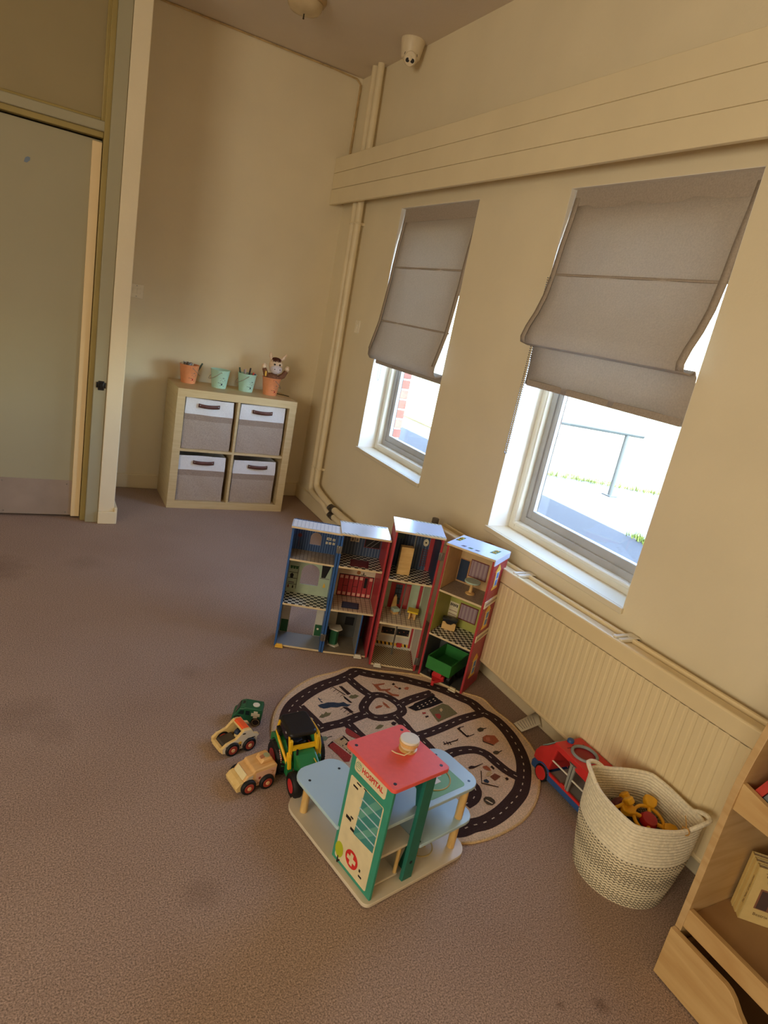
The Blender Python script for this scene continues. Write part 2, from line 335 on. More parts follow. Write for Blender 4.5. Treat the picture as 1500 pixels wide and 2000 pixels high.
# ---- roman blinds (fabric folds bulging into the room) with bead chains
FAB = mat('blind_fabric', (196, 184, 170), .9, (160, .1), (300, .35), spec=.1, trans=.3)
HEMF = mat('blind_hem', (180, 167, 153), .9, (160, .1), (300, .3), spec=.1, trans=.12)
def blind(name, label, y0, y1, prof, seam_z, fold_z):
    t = thing(name, label, 'blind', (0, (y0 + y1) / 2, ZT), group='roman blinds in the window recesses')
    m = (y0 + y1) / 2; n = 10
    P = []
    for x, z in prof:
        P.append([(x + .006 * math.sin(6 * PI * k / n + z * 3) * (1 if z < 1.9 else .2), y0 + (y1 - y0) * k / n - m, z - ZT) for k in range(n + 1)])
    build('fabric', MB().grid(P), FAB, t, smooth=60, solid=.003)
    def px(z):
        for (xa, za), (xb, zb) in zip(prof, prof[1:]):
            if zb <= z <= za: return xa + (xb - xa) * (za - z) / (za - zb + 1e-9)
        return prof[-1][0]
    for s in (0, 1):
        a = y0 - m if s == 0 else y1 - m - .028
        Q = [[(x - .0035 + .006 * math.sin(6 * PI * (0 if s == 0 else 1) + z * 3) * (1 if z < 1.9 else .2), a + (.028 if k else 0), z - ZT) for k in (0, 1)] for x, z in prof[:fold_z]]
        build('side_hem', MB().grid(Q), HEMF, t, smooth=60, solid=.002)
    build('head_band', MB().box(px(2.05) - .006, px(2.05) - .002, y0 - m, y1 - m, -.075, -.002), HEMF, t)
    for z in seam_z: build('rod_pocket', MB().tube([(px(z) - .003, y0 + (y1 - y0) * k / n - m, z - ZT) for k in range(n + 1)], .005, 6), HEMF, t)
    x, z = prof[-1]; build('bottom_bar', MB().box(x - .006, x + .008, y0 - m + .01, y1 - m - .01, z - ZT - .004, z - ZT + .022), HEMF, t, bevel=.002)
    return t
b1 = blind('roman_blind', 'narrow roman blind half lowered in the window nearer the storage cube', W1[0] + .002, W1[1] - .012,
           [(.03, 2.055), (.025, 1.95), (.018, 1.85), (.012, 1.735), (.008, 1.65), (.0, 1.55), (-.012, 1.42), (-.034, 1.32), (-.05, 1.25), (-.05, 1.215), (-.035, 1.195), (-.01, 1.2), (.01, 1.215), (.012, 1.2), (.012, 1.172)], (1.735, 1.425), 9)
b2 = blind('roman_blind', 'wide roman blind half lowered in the large window over the radiator', W2[0] + .002, W2[1] - .008,
           [(.03, 2.055), (.022, 1.95), (.012, 1.85), (.004, 1.735), (-.008, 1.65), (-.03, 1.58), (-.058, 1.52), (-.072, 1.475), (-.066, 1.452), (-.03, 1.445), (-.01, 1.46), (.004, 1.44), (.008, 1.37), (.008, 1.285)], (1.735,), 9)
def chain(name, label, x, y, z0, z1):
    t = thing(name, label, 'cord', (x, y, z1)); mb = MB(); zz = z1
    path = [(0, .0, 0 - k * .009) for k in range(int((z1 - z0) / .009))]
    n = len(path)
    for k in range(n): mb.ball((0, 0, -k * .009), .0028, 6, 4); mb.ball((0, .016, -k * .009), .0028, 6, 4)
    for k in range(6): mb.ball((0, .008 + .008 * math.cos(PI * k / 5), -(n) * .009 - .008 * math.sin(PI * k / 5)), .0028, 6, 4)
    build('bead_loop', mb, mat('steel_beads', (150, 150, 150), .35, metal=.6), t, kind='stuff')
    return t
chain('blind_chain', 'metal bead chain hanging beside the wide blind', -.01, W2[1] - .018, .98, 1.72)
t = thing('pull_loop', 'clear pull loop hanging beside the narrow blind', 'cord', (.02, W1[1] - .05, 1.2))
build('loop', MB().tube([(0, 0, .0), (0, 0, -.1), (0, -.004, -.122), (0, -.015, -.13), (0, -.026, -.122), (0, -.03, -.1), (0, -.03, 0)], .002, 6), mat('clear_cord', (205, 208, 205), .2), t)

# ---- heating pipes with clips and valves
PIPE = mat('pipe_cream', (232, 216, 180), .35, (8, .06), (30, .06))
def bend(P, r=.05, n=5):
    out = [Vector(P[0])]
    for a, b, c in zip(P, P[1:], P[2:]):
        a, b, c = Vector(a), Vector(b), Vector(c); ra = min(r, (a - b).length * .45); rc = min(r, (c - b).length * .45)
        p = b + (a - b).normalized() * ra; q = b + (c - b).normalized() * rc
        out += [p * (1 - t) ** 2 + b * 2 * t * (1 - t) + q * t * t for t in [k / n for k in range(n + 1)]]
    return out + [Vector(P[-1])]
VAL = mat('valve_brass', (96, 90, 80), .4, (20, .3), metal=.7)
for nm, lab, P, vy, vz, clips in (
    ('heating_pipe', 'cream heating pipe dropping down the corner, the one farther from the back wall', [(-.045, -.366, H), (-.045, -.412, 1.975), (-.045, -.447, .215), (-.05, -.575, .192), (-.05, -.7, .178), (-.05, -.8, .165), (-.05, -2.06, .17)], -.8, .165, ((-.412, 1.985), (-.444, .34))),
    ('heating_pipe', 'cream heating pipe dropping down the corner, the one nearer the back wall', [(-.045, -.285, H), (-.045, -.335, 1.975), (-.045, -.362, .16), (-.052, -.48, .15), (-.052, -.65, .148), (-.052, -.71, .12), (-.052, -2.06, .12)], -.815, .12, ((-.333, 1.985), (-.360, .34)))):
    t = thing(nm, lab, 'pipe', (-.045, P[2][1], 0))
    o = Vector(t.location)
    build('pipe_run', MB().tube([Vector(p) - o for p in bend(P, .045)], .022, 12), PIPE, t, smooth=50)
    for cy, cz in clips: build('pipe_clip', MB().torus((0, cy - o.y, cz), .024, .005, (0, .03, 1), 16, 6).box(.02, .045, cy - o.y - .008, cy - o.y + .008, cz - .008, cz + .008), PIPE, t)
    build('valve', MB().cyl((-.007, vy - .03 - o.y, vz), (-.007, vy + .03 - o.y, vz), .027, n=8).cyl((-.007, vy - o.y, vz), (-.045, vy - o.y, vz + .01), .012, n=8), VAL, t, bevel=.002, label='bare metal valve')

# ---- radiator
RAD = mat('radiator_enamel', (232, 212, 168), .32, (4, .03)); RADD = mat('radiator_slot', (90, 76, 54), .7)
RY0, RY1 = -3.93, -2.07
t = thing('radiator', 'long cream panel radiator with ribbed front under the windows', 'radiator', (-.06, -3.0, 0))
ztop = lambda y: .548 + (-2.6 - y) * .026
oy = 3.0; ox = .06
ys = [RY0 + .02]; prof = [(ys[0], 0)]
y = RY0 + .045
while y < RY1 - .05:
    prof += [(y - .008, 0), (y - .004, .0018), (y + .004, .0018), (y + .008, 0)]; y += .0335
prof.append((RY1 - .02, 0))
top, mid, bot = [], [], []
P = [[(-.11 + dx + ox, yy + oy, .128) for yy, dx in prof], [(-.11 + dx + ox, yy + oy, ztop(yy) - .062) for yy, dx in prof]]
build('ribbed_panel', MB().grid(P), RAD, t, smooth=20)
def slab(x0, x1, z0f, z1f):
    v = [(x + ox, yy + oy, zf(yy)) for zf in (z0f, z1f) for x, yy in ((x0, RY0), (x1, RY0), (x1, RY1), (x0, RY1))]
    return MB().add(v, [(3, 2, 1, 0), (4, 5, 6, 7), (0, 1, 5, 4), (1, 2, 6, 5), (2, 3, 7, 6), (3, 0, 4, 7)])
build('top_rim', slab(-.112, -.092, lambda y: ztop(y) - .062, ztop), RAD, t, bevel=.006)
build('bottom_rim', MB().box(-.112 + ox, -.092 + ox, RY0 + oy, RY1 + oy, .112, .13), RAD, t, bevel=.006)
for ya, yb in ((RY0, RY0 + .022), (RY1 - .022, RY1)): build('end_rim', MB().box(-.112 + ox, -.092 + ox, ya + oy, yb + oy, .125, ztop(ya) - .06), RAD, t, bevel=.004)
build('rear_panel', slab(-.045, -.03, lambda y: .12, lambda y: ztop(y) + .004), RAD, t, bevel=.003)
build('top_grille', slab(-.088, -.05, lambda y: ztop(y) - .03, lambda y: ztop(y) - .008), RAD, t, bevel=.002)
build('grille_slot', slab(-.093, -.087, lambda y: ztop(y) - .05, lambda y: ztop(y) - .02), RADD, t)
build('grille_slot', slab(-.051, -.044, lambda y: ztop(y) - .05, lambda y: ztop(y) - .02), RADD, t)
for ye in (RY0, RY1 - .012): build('end_panel', MB().box(-.1 + ox, -.03 + ox, ye + oy, ye + .012 + oy, .125, ztop(ye) - .01), RAD, t, bevel=.003)
for yb in (-2.72, -3.27): build('bracket', MB().box(-.1 + ox, -.01 + ox, yb - .02 + oy, yb - .005 + oy, ztop(yb) - .006, ztop(yb) + .006).box(-.1 + ox, -.01 + ox, yb + .005 + oy, yb + .02 + oy, ztop(yb) - .006, ztop(yb) + .006).box(-.045 + ox, -.005 + ox, yb - .02 + oy, yb + .02 + oy, ztop(yb) - .01, ztop(yb) + .004), WHITE, t, bevel=.002, label='white metal hanging bracket')
for yl in (-2.3, -3.7):
    build('wall_bracket', MB().box(-.03 + ox, 0 + ox - .0005, yl - .02 + oy, yl + .02 + oy, .2, .5), RAD, t)
build('valve_head', MB().cyl((-.07 + ox, -2.035 + oy, .45), (-.07 + ox, -2.035 + oy, .548), .02, .017, 14).cyl((-.07 + ox, -2.035 + oy, .15), (-.07 + ox, -2.035 + oy, .45), .009, n=10).cyl((-.07 + ox, -2.06 + oy, .15), (-.07 + ox, -2.02 + oy, .15), .013, n=10), mat('valve_grey', (104, 92, 80), .5), t, bevel=.002, label='grey valve head')

# ---- switches, ceiling lamp, security camera
PLATE = mat('switch_plastic', (240, 230, 206), .35)
t = thing('light_switch', 'cream double light switch on the back wall beside the door post', 'switch', (-1.293, 0, 1.305))
build('plate', MB().box(-.043, .043, -.009, 0, -.043, .043), PLATE, t, bevel=.003)
for x in (-.014, .014): build('rocker', MB().box(x - .011, x + .011, -.0125, -.008, -.016, .016), PLATE, t, bevel=.002)
for x in (-.032, .032): build('screw', MB().cyl((x * 0, -.0105, x), (x * 0, -.008, x), .003, n=8), METAL, t)
t = thing('wall_plate', 'small cream blanking plate on the window wall near the pipes', 'switch', (0, -.585, 1.355))
build('plate', MB().box(-.007, 0, -.034, .034, -.042, .042), PLATE, t, bevel=.003)
build('toggle', MB().box(-.012, -.006, -.006, .006, -.014, .014), PLATE, t, bevel=.002)
t = thing('ceiling_lamp', 'unlit round tan ceiling lamp at the top edge', 'lamp', (-.70, -.80, H))
LAMPM = mat('lamp_tan', (176, 146, 100), .4, (10, .15))
build('rose', MB().lathe([(.02, 0), (.105, 0), (.108, -.012), (.098, -.03), (.02, -.034)], n=28), LAMPM, t, smooth=40)
build('diffuser', MB().lathe([(.09, -.028), (.088, -.05), (.074, -.068), (.04, -.078), (0, -.08)], n=28), mat('lamp_glass', (200, 178, 138), .25, (12, .1)), t, smooth=50)
build('finial', MB().cyl((0, 0, -.078), (0, 0, -.1), .0035, n=8).ball((0, 0, -.1), .005, 8, 6), mat('dark_brass', (60, 48, 30), .4, metal=.6), t)
t = thing('security_camera', 'white twin-lens security camera under the ceiling corner', 'camera', (-.085, -.84, H), 0)
CW = mat('camera_white', (226, 210, 178), .4)
build('mount', MB().lathe([(.02, 0), (.066, 0), (.067, -.006), (.062, -.03), (.052, -.085), (.045, -.095), (0, -.095)], n=28), CW, t, smooth=40)
dv = (CAM - Vector((-.085, -.84, H - .1))); dv.z -= .35; dv.normalize(); rt = dv.cross(Vector((0, 0, 1))).normalized(); up = rt.cross(dv)
cc = Vector((0, 0, -.085)) + dv * .022
build('eyeball', MB().ball(cc, .04, 20, 14), CW, t, smooth=60)
build('face_plate', MB().prism(circ(0, 0, .030, 24, .036), lambda a, b, h: cc + dv * .024 + rt * a + up * b + dv * h, 0, .013), CW, t, bevel=.002)
for s in (-1, 1): build('lens', MB().cyl(cc + dv * .03 + rt * s * .0135 - up * .008, cc + dv * .0385 + rt * s * .0135 - up * .008, .011, n=18), BLACK, t, bevel=.001)
build('eyelid_slot', MB().tube([cc + dv * .012 + rt * .034 * math.cos(a) + up * (.012 + .03 * math.sin(a)) for a in [PI * k / 10 for k in range(11)]], .003, 6), BLACK, t)

# ============================================================ OUTSIDE
PAV = mat('paving_concrete', (116, 118, 116), .9, (40, .12), (120, .2)); PAV_SHADE = mat('paving_shade', (66, 67, 68), .95, (150, .25), (200, .4))
st('ground_paving', MB().box(.32, 60, -30, 60, -.5, -.152), PAV, smooth=0)
st('ground_shade_strip', MB().box(.32, 3.45, -16, 14, -.4, -.149), PAV_SHADE, smooth=0)  # darker strip: the building's shade on the paving put into the colour
GR = mat('lawn_green', (176, 170, 136), .95, (5, .3), (60, .6), alt=(150, 152, 100))
lawn = [(4.1, 2.55), (4.45, 2.0), (4.9, 1.86), (5.4, 1.62), (5.96, 1.4), (7.2, .6), (9, -.8), (14, -4), (30, -10), (30, 40), (4.2, 40)]
st('ground_lawn', MB().prism(lawn, XY, -.152, -.125), GR, smooth=0)
gb = MB()
def blades(x, y, n, s, h):
    for _ in range(n):
        a = random.uniform(0, 2 * PI); px, py = x + random.gauss(0, s), y + random.gauss(0, s); hh = h * random.uniform(.5, 1.2); w = .006
        dx, dy = math.cos(a), math.sin(a)
        gb.add([(px - dy * w, py + dx * w, -.15), (px + dy * w, py - dx * w, -.15), (px + dx * hh * .5, py + dy * hh * .5, -.15 + hh)], [(0, 1, 2)])
for (xa, ya), (xb, yb) in zip(lawn[:6], lawn[1:7]):
    d = math.hypot(xb - xa, yb - ya)
    for k in range(int(d / .05)): blades(xa + (xb - xa) * k * .05 / d, ya + (yb - ya) * k * .05 / d, 10, .06, .09)
for y in range(14): blades(3.5 + random.uniform(-.03, .03), -.36 - y * .05, 22, .03, .07)
build('grass_tufts', gb, mat('grass_blade', (112, 132, 54), .8, (5, .2)), None, smooth=0, kind='stuff', label='green grass tufts along the paving edge outside', category='grass')
t = thing('handrail', 'pale metal handrail on the paving outside the large window', 'rail', (4.724, 1.146, -.15))
RAILM = mat('rail_galvanised', (92, 100, 98), .5, metal=.1)
build('post', MB().cyl((0, 0, 0), (0, 0, .83), .028, n=12), RAILM, t); build('foot_plate', MB().box(-.07, .07, -.07, .07, 0, .012), RAILM, t)
dirv = Vector((-.78, .24, 0)).normalized() 
build('rail_bar', MB().cyl(Vector((0, 0, .83)) - dirv * .22, Vector((0, 0, .83)) + dirv * 1.9, .042, n=12), RAILM, t)
build('post', MB().cyl(dirv * 1.8, dirv * 1.8 + Vector((0, 0, .83)), .028, n=12), RAILM, t)
ROADS=[(0.055,0,[(-1.005,-2.735),(-0.972,-2.682),(-0.928,-2.638),(-0.86,-2.592),(-0.789,-2.557),(-0.711,-2.531),(-0.645,-2.502),(-0.608,-2.483),(-0.571,-2.506),(-0.516,-2.534),(-0.439,-2.567),(-0.387,-2.603),(-0.333,-2.643),(-0.289,-2.682),(-0.243,-2.747),(-0.214,-2.789),(-0.206,-2.852),(-0.182,-2.905),(-0.181,-2.992),(-0.201,-3.076),(-0.234,-3.151),(-0.279,-3.213),(-0.342,-3.276),(-0.402,-3.313),(-0.481,-3.349),(-0.558,-3.37),(-0.618,-3.371),(-0.675,-3.375)]),(0.042,0,[(-0.667,-2.531),(-0.652,-2.594),(-0.633,-2.645),(-0.614,-2.669)]),(0.04,1,[(-0.687,-2.724),(-0.693,-2.772),(-0.663,-2.803),(-0.597,-2.804),(-0.547,-2.782),(-0.538,-2.732),(-0.568,-2.674),(-0.62,-2.664)]),(0.042,0,[(-0.936,-2.677),(-0.917,-2.752),(-0.903,-2.813)]),(0.042,0,[(-0.942,-2.829),(-0.876,-2.812),(-0.811,-2.803),(-0.742,-2.781),(-0.692,-2.769)]),(0.042,0,[(-0.794,-2.818),(-0.783,-2.871),(-0.768,-2.929),(-0.753,-3.006)]),(0.042,0,[(-0.588,-2.811),(-0.581,-2.858),(-0.578,-2.909),(-0.56,-2.955),(-0.553,-3.01),(-0.549,-3.062),(-0.547,-3.106)]),(0.042,0,[(-0.548,-2.744),(-0.464,-2.714),(-0.351,-2.69)]),(0.042,0,[(-0.567,-2.936),(-0.502,-2.925),(-0.419,-2.904),(-0.33,-2.879),(-0.263,-2.868),(-0.208,-2.862)]),(0.042,0,[(-0.314,-3.218),(-0.333,-3.184),(-0.344,-3.137),(-0.354,-3.086),(-0.384,-3.056),(-0.424,-3.047),(-0.48,-3.049),(-0.534,-3.065)]),(0.042,0,[(-0.584,-3.286),(-0.541,-3.271),(-0.509,-3.24),(-0.505,-3.206),(-0.53,-3.179)])]
PRINTS=[('dragon_print','navy',[(-0.864,-2.684),(-0.847,-2.678),(-0.838,-2.678),(-0.82,-2.673),(-0.797,-2.676),(-0.776,-2.685),(-0.755,-2.682),(-0.746,-2.699),(-0.731,-2.703),(-0.753,-2.714),(-0.774,-2.707),(-0.795,-2.711),(-0.817,-2.705),(-0.834,-2.708),(-0.85,-2.708),(-0.861,-2.697)]),('dragon_print','navy',[(-0.844,-2.634),(-0.841,-2.647),(-0.828,-2.65),(-0.844,-2.653),(-0.835,-2.671),(-0.844,-2.669),(-0.847,-2.646)]),('dragon_print','black',[(-0.74,-2.639),(-0.734,-2.654),(-0.722,-2.692),(-0.731,-2.693),(-0.742,-2.662)]),('bench_print','dark',[(-0.732,-2.577),(-0.718,-2.578),(-0.703,-2.636),(-0.72,-2.641)]),('bench_print','dark',[(-0.771,-2.711),(-0.754,-2.717),(-0.742,-2.751),(-0.758,-2.754)]),('fence_print','dark',[(-0.761,-2.579),(-0.757,-2.579),(-0.775,-2.591),(-0.777,-2.589)]),('fence_print','dark',[(-0.754,-2.597),(-0.751,-2.598),(-0.768,-2.61),(-0.77,-2.608)]),('fence_print','dark',[(-0.747,-2.616),(-0.744,-2.617),(-0.761,-2.628),(-0.763,-2.627)]),('fence_print','dark',[(-0.74,-2.635),(-0.737,-2.635),(-0.755,-2.647),(-0.756,-2.645)]),('fence_print','dark',[(-0.76,-2.577),(-0.756,-2.577),(-0.727,-2.638),(-0.732,-2.64)]),('fence_print','dark',[(-0.774,-2.717),(-0.771,-2.717),(-0.787,-2.728),(-0.789,-2.726)]),('fence_print','dark',[(-0.767,-2.734),(-0.764,-2.735),(-0.781,-2.745),(-0.783,-2.743)]),('fence_print','dark',[(-0.761,-2.751),(-0.758,-2.752),(-0.774,-2.762),(-0.776,-2.76)]),('fence_print','dark',[(-0.754,-2.768),(-0.751,-2.769),(-0.768,-2.779),(-0.77,-2.777)]),('fence_print','dark',[(-0.773,-2.715),(-0.769,-2.715),(-0.742,-2.772),(-0.746,-2.774)]),('tree_print','olive',[(-0.887,-2.755),(-0.869,-2.738),(-0.863,-2.742),(-0.848,-2.727),(-0.845,-2.737),(-0.83,-2.737),(-0.844,-2.752),(-0.862,-2.757),(-0.875,-2.762)]),('tree_print','olive',[(-0.723,-2.656),(-0.704,-2.642),(-0.698,-2.647),(-0.687,-2.642),(-0.676,-2.655),(-0.694,-2.667),(-0.712,-2.669)]),('tree_print','olive',[(-0.706,-2.862),(-0.688,-2.848),(-0.675,-2.842),(-0.662,-2.85),(-0.677,-2.862),(-0.695,-2.867)]),('dinosaur_print','rust',[(-0.583,-2.577),(-0.575,-2.589),(-0.557,-2.589),(-0.525,-2.588),(-0.532,-2.598),(-0.563,-2.602),(-0.562,-2.627),(-0.538,-2.631),(-0.518,-2.629),(-0.526,-2.64),(-0.54,-2.644),(-0.529,-2.667),(-0.504,-2.678),(-0.512,-2.689),(-0.54,-2.679),(-0.552,-2.642),(-0.576,-2.637),(-0.58,-2.609)]),('bug_print','dark',[(-0.5,-2.602),(-0.486,-2.593),(-0.483,-2.605),(-0.496,-2.611)]),('bug_print','dark',[(-0.488,-2.636),(-0.475,-2.629),(-0.471,-2.639),(-0.483,-2.644)]),('bug_print','rust',[(-0.489,-2.612),(-0.482,-2.632),(-0.487,-2.638),(-0.496,-2.62)]),('car_print','rust',[(-0.644,-2.738),(-0.622,-2.729),(-0.608,-2.735),(-0.621,-2.744),(-0.644,-2.748)]),('car_print','rust',[(-0.597,-2.708),(-0.588,-2.729),(-0.585,-2.756),(-0.595,-2.751),(-0.602,-2.727)]),('flower_print','orange',[(-0.459,-2.637),(-0.441,-2.63),(-0.434,-2.638),(-0.449,-2.653),(-0.46,-2.648)]),('wheel_print','dark',[(-0.628,-2.843),(-0.614,-2.835),(-0.605,-2.847),(-0.62,-2.859),(-0.629,-2.857)]),('tree_print','sage',[(-0.929,-2.87),(-0.917,-2.862),(-0.903,-2.865),(-0.9,-2.876),(-0.912,-2.887),(-0.926,-2.887)]),('trunk_print','dark',[(-0.902,-2.871),(-0.88,-2.867),(-0.881,-2.87),(-0.902,-2.874)]),('cat_print','red',[(-0.82,-2.847),(-0.809,-2.835),(-0.802,-2.845),(-0.779,-2.894),(-0.796,-2.906),(-0.818,-2.88),(-0.824,-2.863)]),('castle_print','sand',[(-0.887,-2.893),(-0.847,-2.877),(-0.826,-2.922),(-0.853,-2.976),(-0.863,-2.94)]),('castle_roof_print','red',[(-0.917,-2.913),(-0.891,-2.894),(-0.856,-2.983),(-0.875,-3.008),(-0.892,-3.005),(-0.9,-2.968)]),('castle_print','dark',[(-0.862,-2.892),(-0.846,-2.883),(-0.84,-2.887),(-0.858,-2.898)]),('castle_print','dark',[(-0.844,-2.875),(-0.838,-2.875),(-0.828,-2.911),(-0.853,-2.926),(-0.854,-2.921),(-0.836,-2.91)]),('castle_print','dark',[(-0.917,-2.913),(-0.891,-2.894),(-0.889,-2.902),(-0.908,-2.909),(-0.911,-2.919)]),('castle_print','dark',[(-0.865,-2.923),(-0.861,-2.923),(-0.863,-2.929),(-0.867,-2.929)]),('castle_print','dark',[(-0.849,-2.92),(-0.845,-2.92),(-0.846,-2.926),(-0.851,-2.926)]),('castle_print','dark',[(-0.861,-2.946),(-0.857,-2.946),(-0.859,-2.952),(-0.863,-2.952)]),('castle_print','dark',[(-0.843,-2.94),(-0.839,-2.94),(-0.84,-2.945),(-0.845,-2.945)]),('castle_print','dark',[(-0.856,-2.965),(-0.852,-2.965),(-0.854,-2.971),(-0.858,-2.971)]),('city_print','black',[(-0.512,-2.765),(-0.483,-2.756),(-0.468,-2.745),(-0.357,-2.708),(-0.34,-2.762),(-0.417,-2.783),(-0.49,-2.793)]),('park_print','olive',[(-0.429,-2.795),(-0.348,-2.768),(-0.329,-2.785),(-0.322,-2.843),(-0.435,-2.876),(-0.434,-2.835)]),('park_print','sand',[(-0.385,-2.803),(-0.371,-2.795),(-0.372,-2.809),(-0.388,-2.82)]),('park_print','red',[(-0.422,-2.827),(-0.4,-2.828),(-0.403,-2.847),(-0.421,-2.861),(-0.426,-2.85)]),('sign_print','red',[(-0.47,-2.807),(-0.453,-2.807),(-0.456,-2.817),(-0.472,-2.818)]),('sign_print','dark',[(-0.469,-2.831),(-0.454,-2.829),(-0.456,-2.838),(-0.472,-2.842)]),('city_window_print','cream',[(-0.47,-2.766),(-0.462,-2.763),(-0.461,-2.768),(-0.469,-2.77)]),('city_window_print','cream',[(-0.469,-2.777),(-0.46,-2.775),(-0.46,-2.779),(-0.468,-2.782)]),('city_window_print','cream',[(-0.447,-2.758),(-0.438,-2.755),(-0.438,-2.759),(-0.446,-2.762)]),('city_window_print','cream',[(-0.446,-2.769),(-0.437,-2.767),(-0.437,-2.771),(-0.445,-2.773)]),('city_window_print','cream',[(-0.423,-2.749),(-0.415,-2.747),(-0.415,-2.751),(-0.423,-2.754)]),('city_window_print','cream',[(-0.422,-2.761),(-0.414,-2.758),(-0.414,-2.763),(-0.422,-2.765)]),('city_window_print','cream',[(-0.4,-2.741),(-0.391,-2.738),(-0.391,-2.742),(-0.399,-2.745)]),('city_window_print','cream',[(-0.399,-2.752),(-0.39,-2.75),(-0.39,-2.754),(-0.398,-2.757)]),('city_window_print','cream',[(-0.376,-2.732),(-0.367,-2.729),(-0.367,-2.734),(-0.375,-2.737)]),('city_window_print','cream',[(-0.375,-2.744),(-0.366,-2.741),(-0.366,-2.746),(-0.374,-2.748)]),('city_window_print','cream',[(-0.351,-2.723),(-0.342,-2.72),(-0.342,-2.725),(-0.351,-2.728)]),('city_window_print','cream',[(-0.35,-2.735),(-0.342,-2.732),(-0.341,-2.737),(-0.35,-2.74)]),('bench_print','dark',[(-0.382,-2.927),(-0.366,-2.924),(-0.358,-2.977),(-0.374,-2.983)]),('bench_print','cream',[(-0.371,-2.933),(-0.365,-2.931),(-0.36,-2.973),(-0.366,-2.975)]),('bench_print','dark',[(-0.372,-2.923),(-0.344,-2.92),(-0.347,-2.925),(-0.372,-2.927)]),('bench_print','dark',[(-0.372,-2.98),(-0.33,-2.972),(-0.332,-2.976),(-0.373,-2.985)]),('skeleton_print','dark',[(-0.487,-2.998),(-0.422,-2.988),(-0.41,-2.981),(-0.42,-2.993),(-0.489,-3.003)]),('skeleton_print','dark',[(-0.483,-2.987),(-0.479,-2.986),(-0.48,-3.004),(-0.484,-3.004)]),('skeleton_print','dark',[(-0.471,-2.989),(-0.467,-2.989),(-0.468,-3.006),(-0.472,-3.007)]),('skeleton_print','dark',[(-0.461,-2.992),(-0.457,-2.991),(-0.458,-3.008),(-0.462,-3.009)]),('tree_print','dark2',[(-0.299,-2.948),(-0.28,-2.942),(-0.269,-2.951),(-0.281,-2.964),(-0.3,-2.967),(-0.304,-2.958)]),('trunk_print','dark',[(-0.271,-2.95),(-0.255,-2.949),(-0.257,-2.953),(-0.274,-2.956)]),('tree_print','dark2',[(-0.322,-3.082),(-0.307,-3.078),(-0.296,-3.082),(-0.299,-3.093),(-0.315,-3.098),(-0.324,-3.091)]),('trunk_print','dark',[(-0.3,-3.087),(-0.279,-3.081),(-0.28,-3.085),(-0.301,-3.091)]),('house_print','rust',[(-0.308,-2.997),(-0.284,-2.989),(-0.252,-2.999),(-0.255,-3.033),(-0.292,-3.047),(-0.32,-3.019)]),('house_print','dark',[(-0.306,-2.995),(-0.319,-3.019),(-0.293,-3.048),(-0.296,-3.051),(-0.324,-3.021)]),('house_print','orange',[(-0.298,-3.002),(-0.279,-3.003),(-0.291,-3.025),(-0.305,-3.019)]),('tower_print','dark',[(-0.468,-3.133),(-0.452,-3.128),(-0.438,-3.134),(-0.399,-3.127),(-0.401,-3.13),(-0.44,-3.14),(-0.453,-3.143),(-0.468,-3.142)]),('fire_print','rust',[(-0.411,-3.141),(-0.393,-3.141),(-0.389,-3.154),(-0.393,-3.17),(-0.405,-3.164),(-0.414,-3.151)]),('yard_print','dark',[(-0.432,-3.16),(-0.429,-3.161),(-0.464,-3.213),(-0.416,-3.245),(-0.419,-3.248),(-0.469,-3.216)]),('yard_print','sand',[(-0.41,-3.171),(-0.39,-3.168),(-0.4,-3.184),(-0.421,-3.192),(-0.429,-3.185)]),('yard_print','brown',[(-0.415,-3.194),(-0.388,-3.184),(-0.375,-3.203),(-0.412,-3.217)]),('yard_print','navy',[(-0.451,-3.203),(-0.436,-3.201),(-0.434,-3.215),(-0.444,-3.221),(-0.454,-3.213)]),('bush_print','dark',[(-0.383,-3.15),(-0.372,-3.146),(-0.371,-3.161),(-0.38,-3.167)]),('bush_print','dark',[(-0.365,-3.214),(-0.355,-3.212),(-0.353,-3.222),(-0.366,-3.227)]),('pond_print','dark2',[(-0.506,-3.28),(-0.493,-3.274),(-0.476,-3.28),(-0.471,-3.296),(-0.477,-3.309),(-0.493,-3.314),(-0.508,-3.307),(-0.511,-3.292)]),('pond_print','cream',[(-0.504,-3.287),(-0.498,-3.287),(-0.486,-3.308),(-0.491,-3.308)])]
OUT_A=[(-1.079,-2.793),(-1.053,-2.725),(-1.011,-2.656),(-0.951,-2.592),(-0.874,-2.532),(-0.799,-2.495),(-0.725,-2.482),(-0.671,-2.468),(-0.63,-2.448),(-0.609,-2.439),(-0.596,-2.457),(-0.557,-2.476),(-0.499,-2.5),(-0.418,-2.526)]
OUT_B=[(-0.211,-2.73),(-0.156,-2.743),(-0.137,-2.785),(-0.151,-2.841),(-0.137,-2.893),(-0.127,-2.936),(-0.132,-3.009),(-0.141,-3.089),(-0.17,-3.16),(-0.219,-3.227),(-0.268,-3.285),(-0.333,-3.343),(-0.417,-3.391),(-0.513,-3.418),(-0.581,-3.429),(-0.64,-3.43),(-0.682,-3.426)]
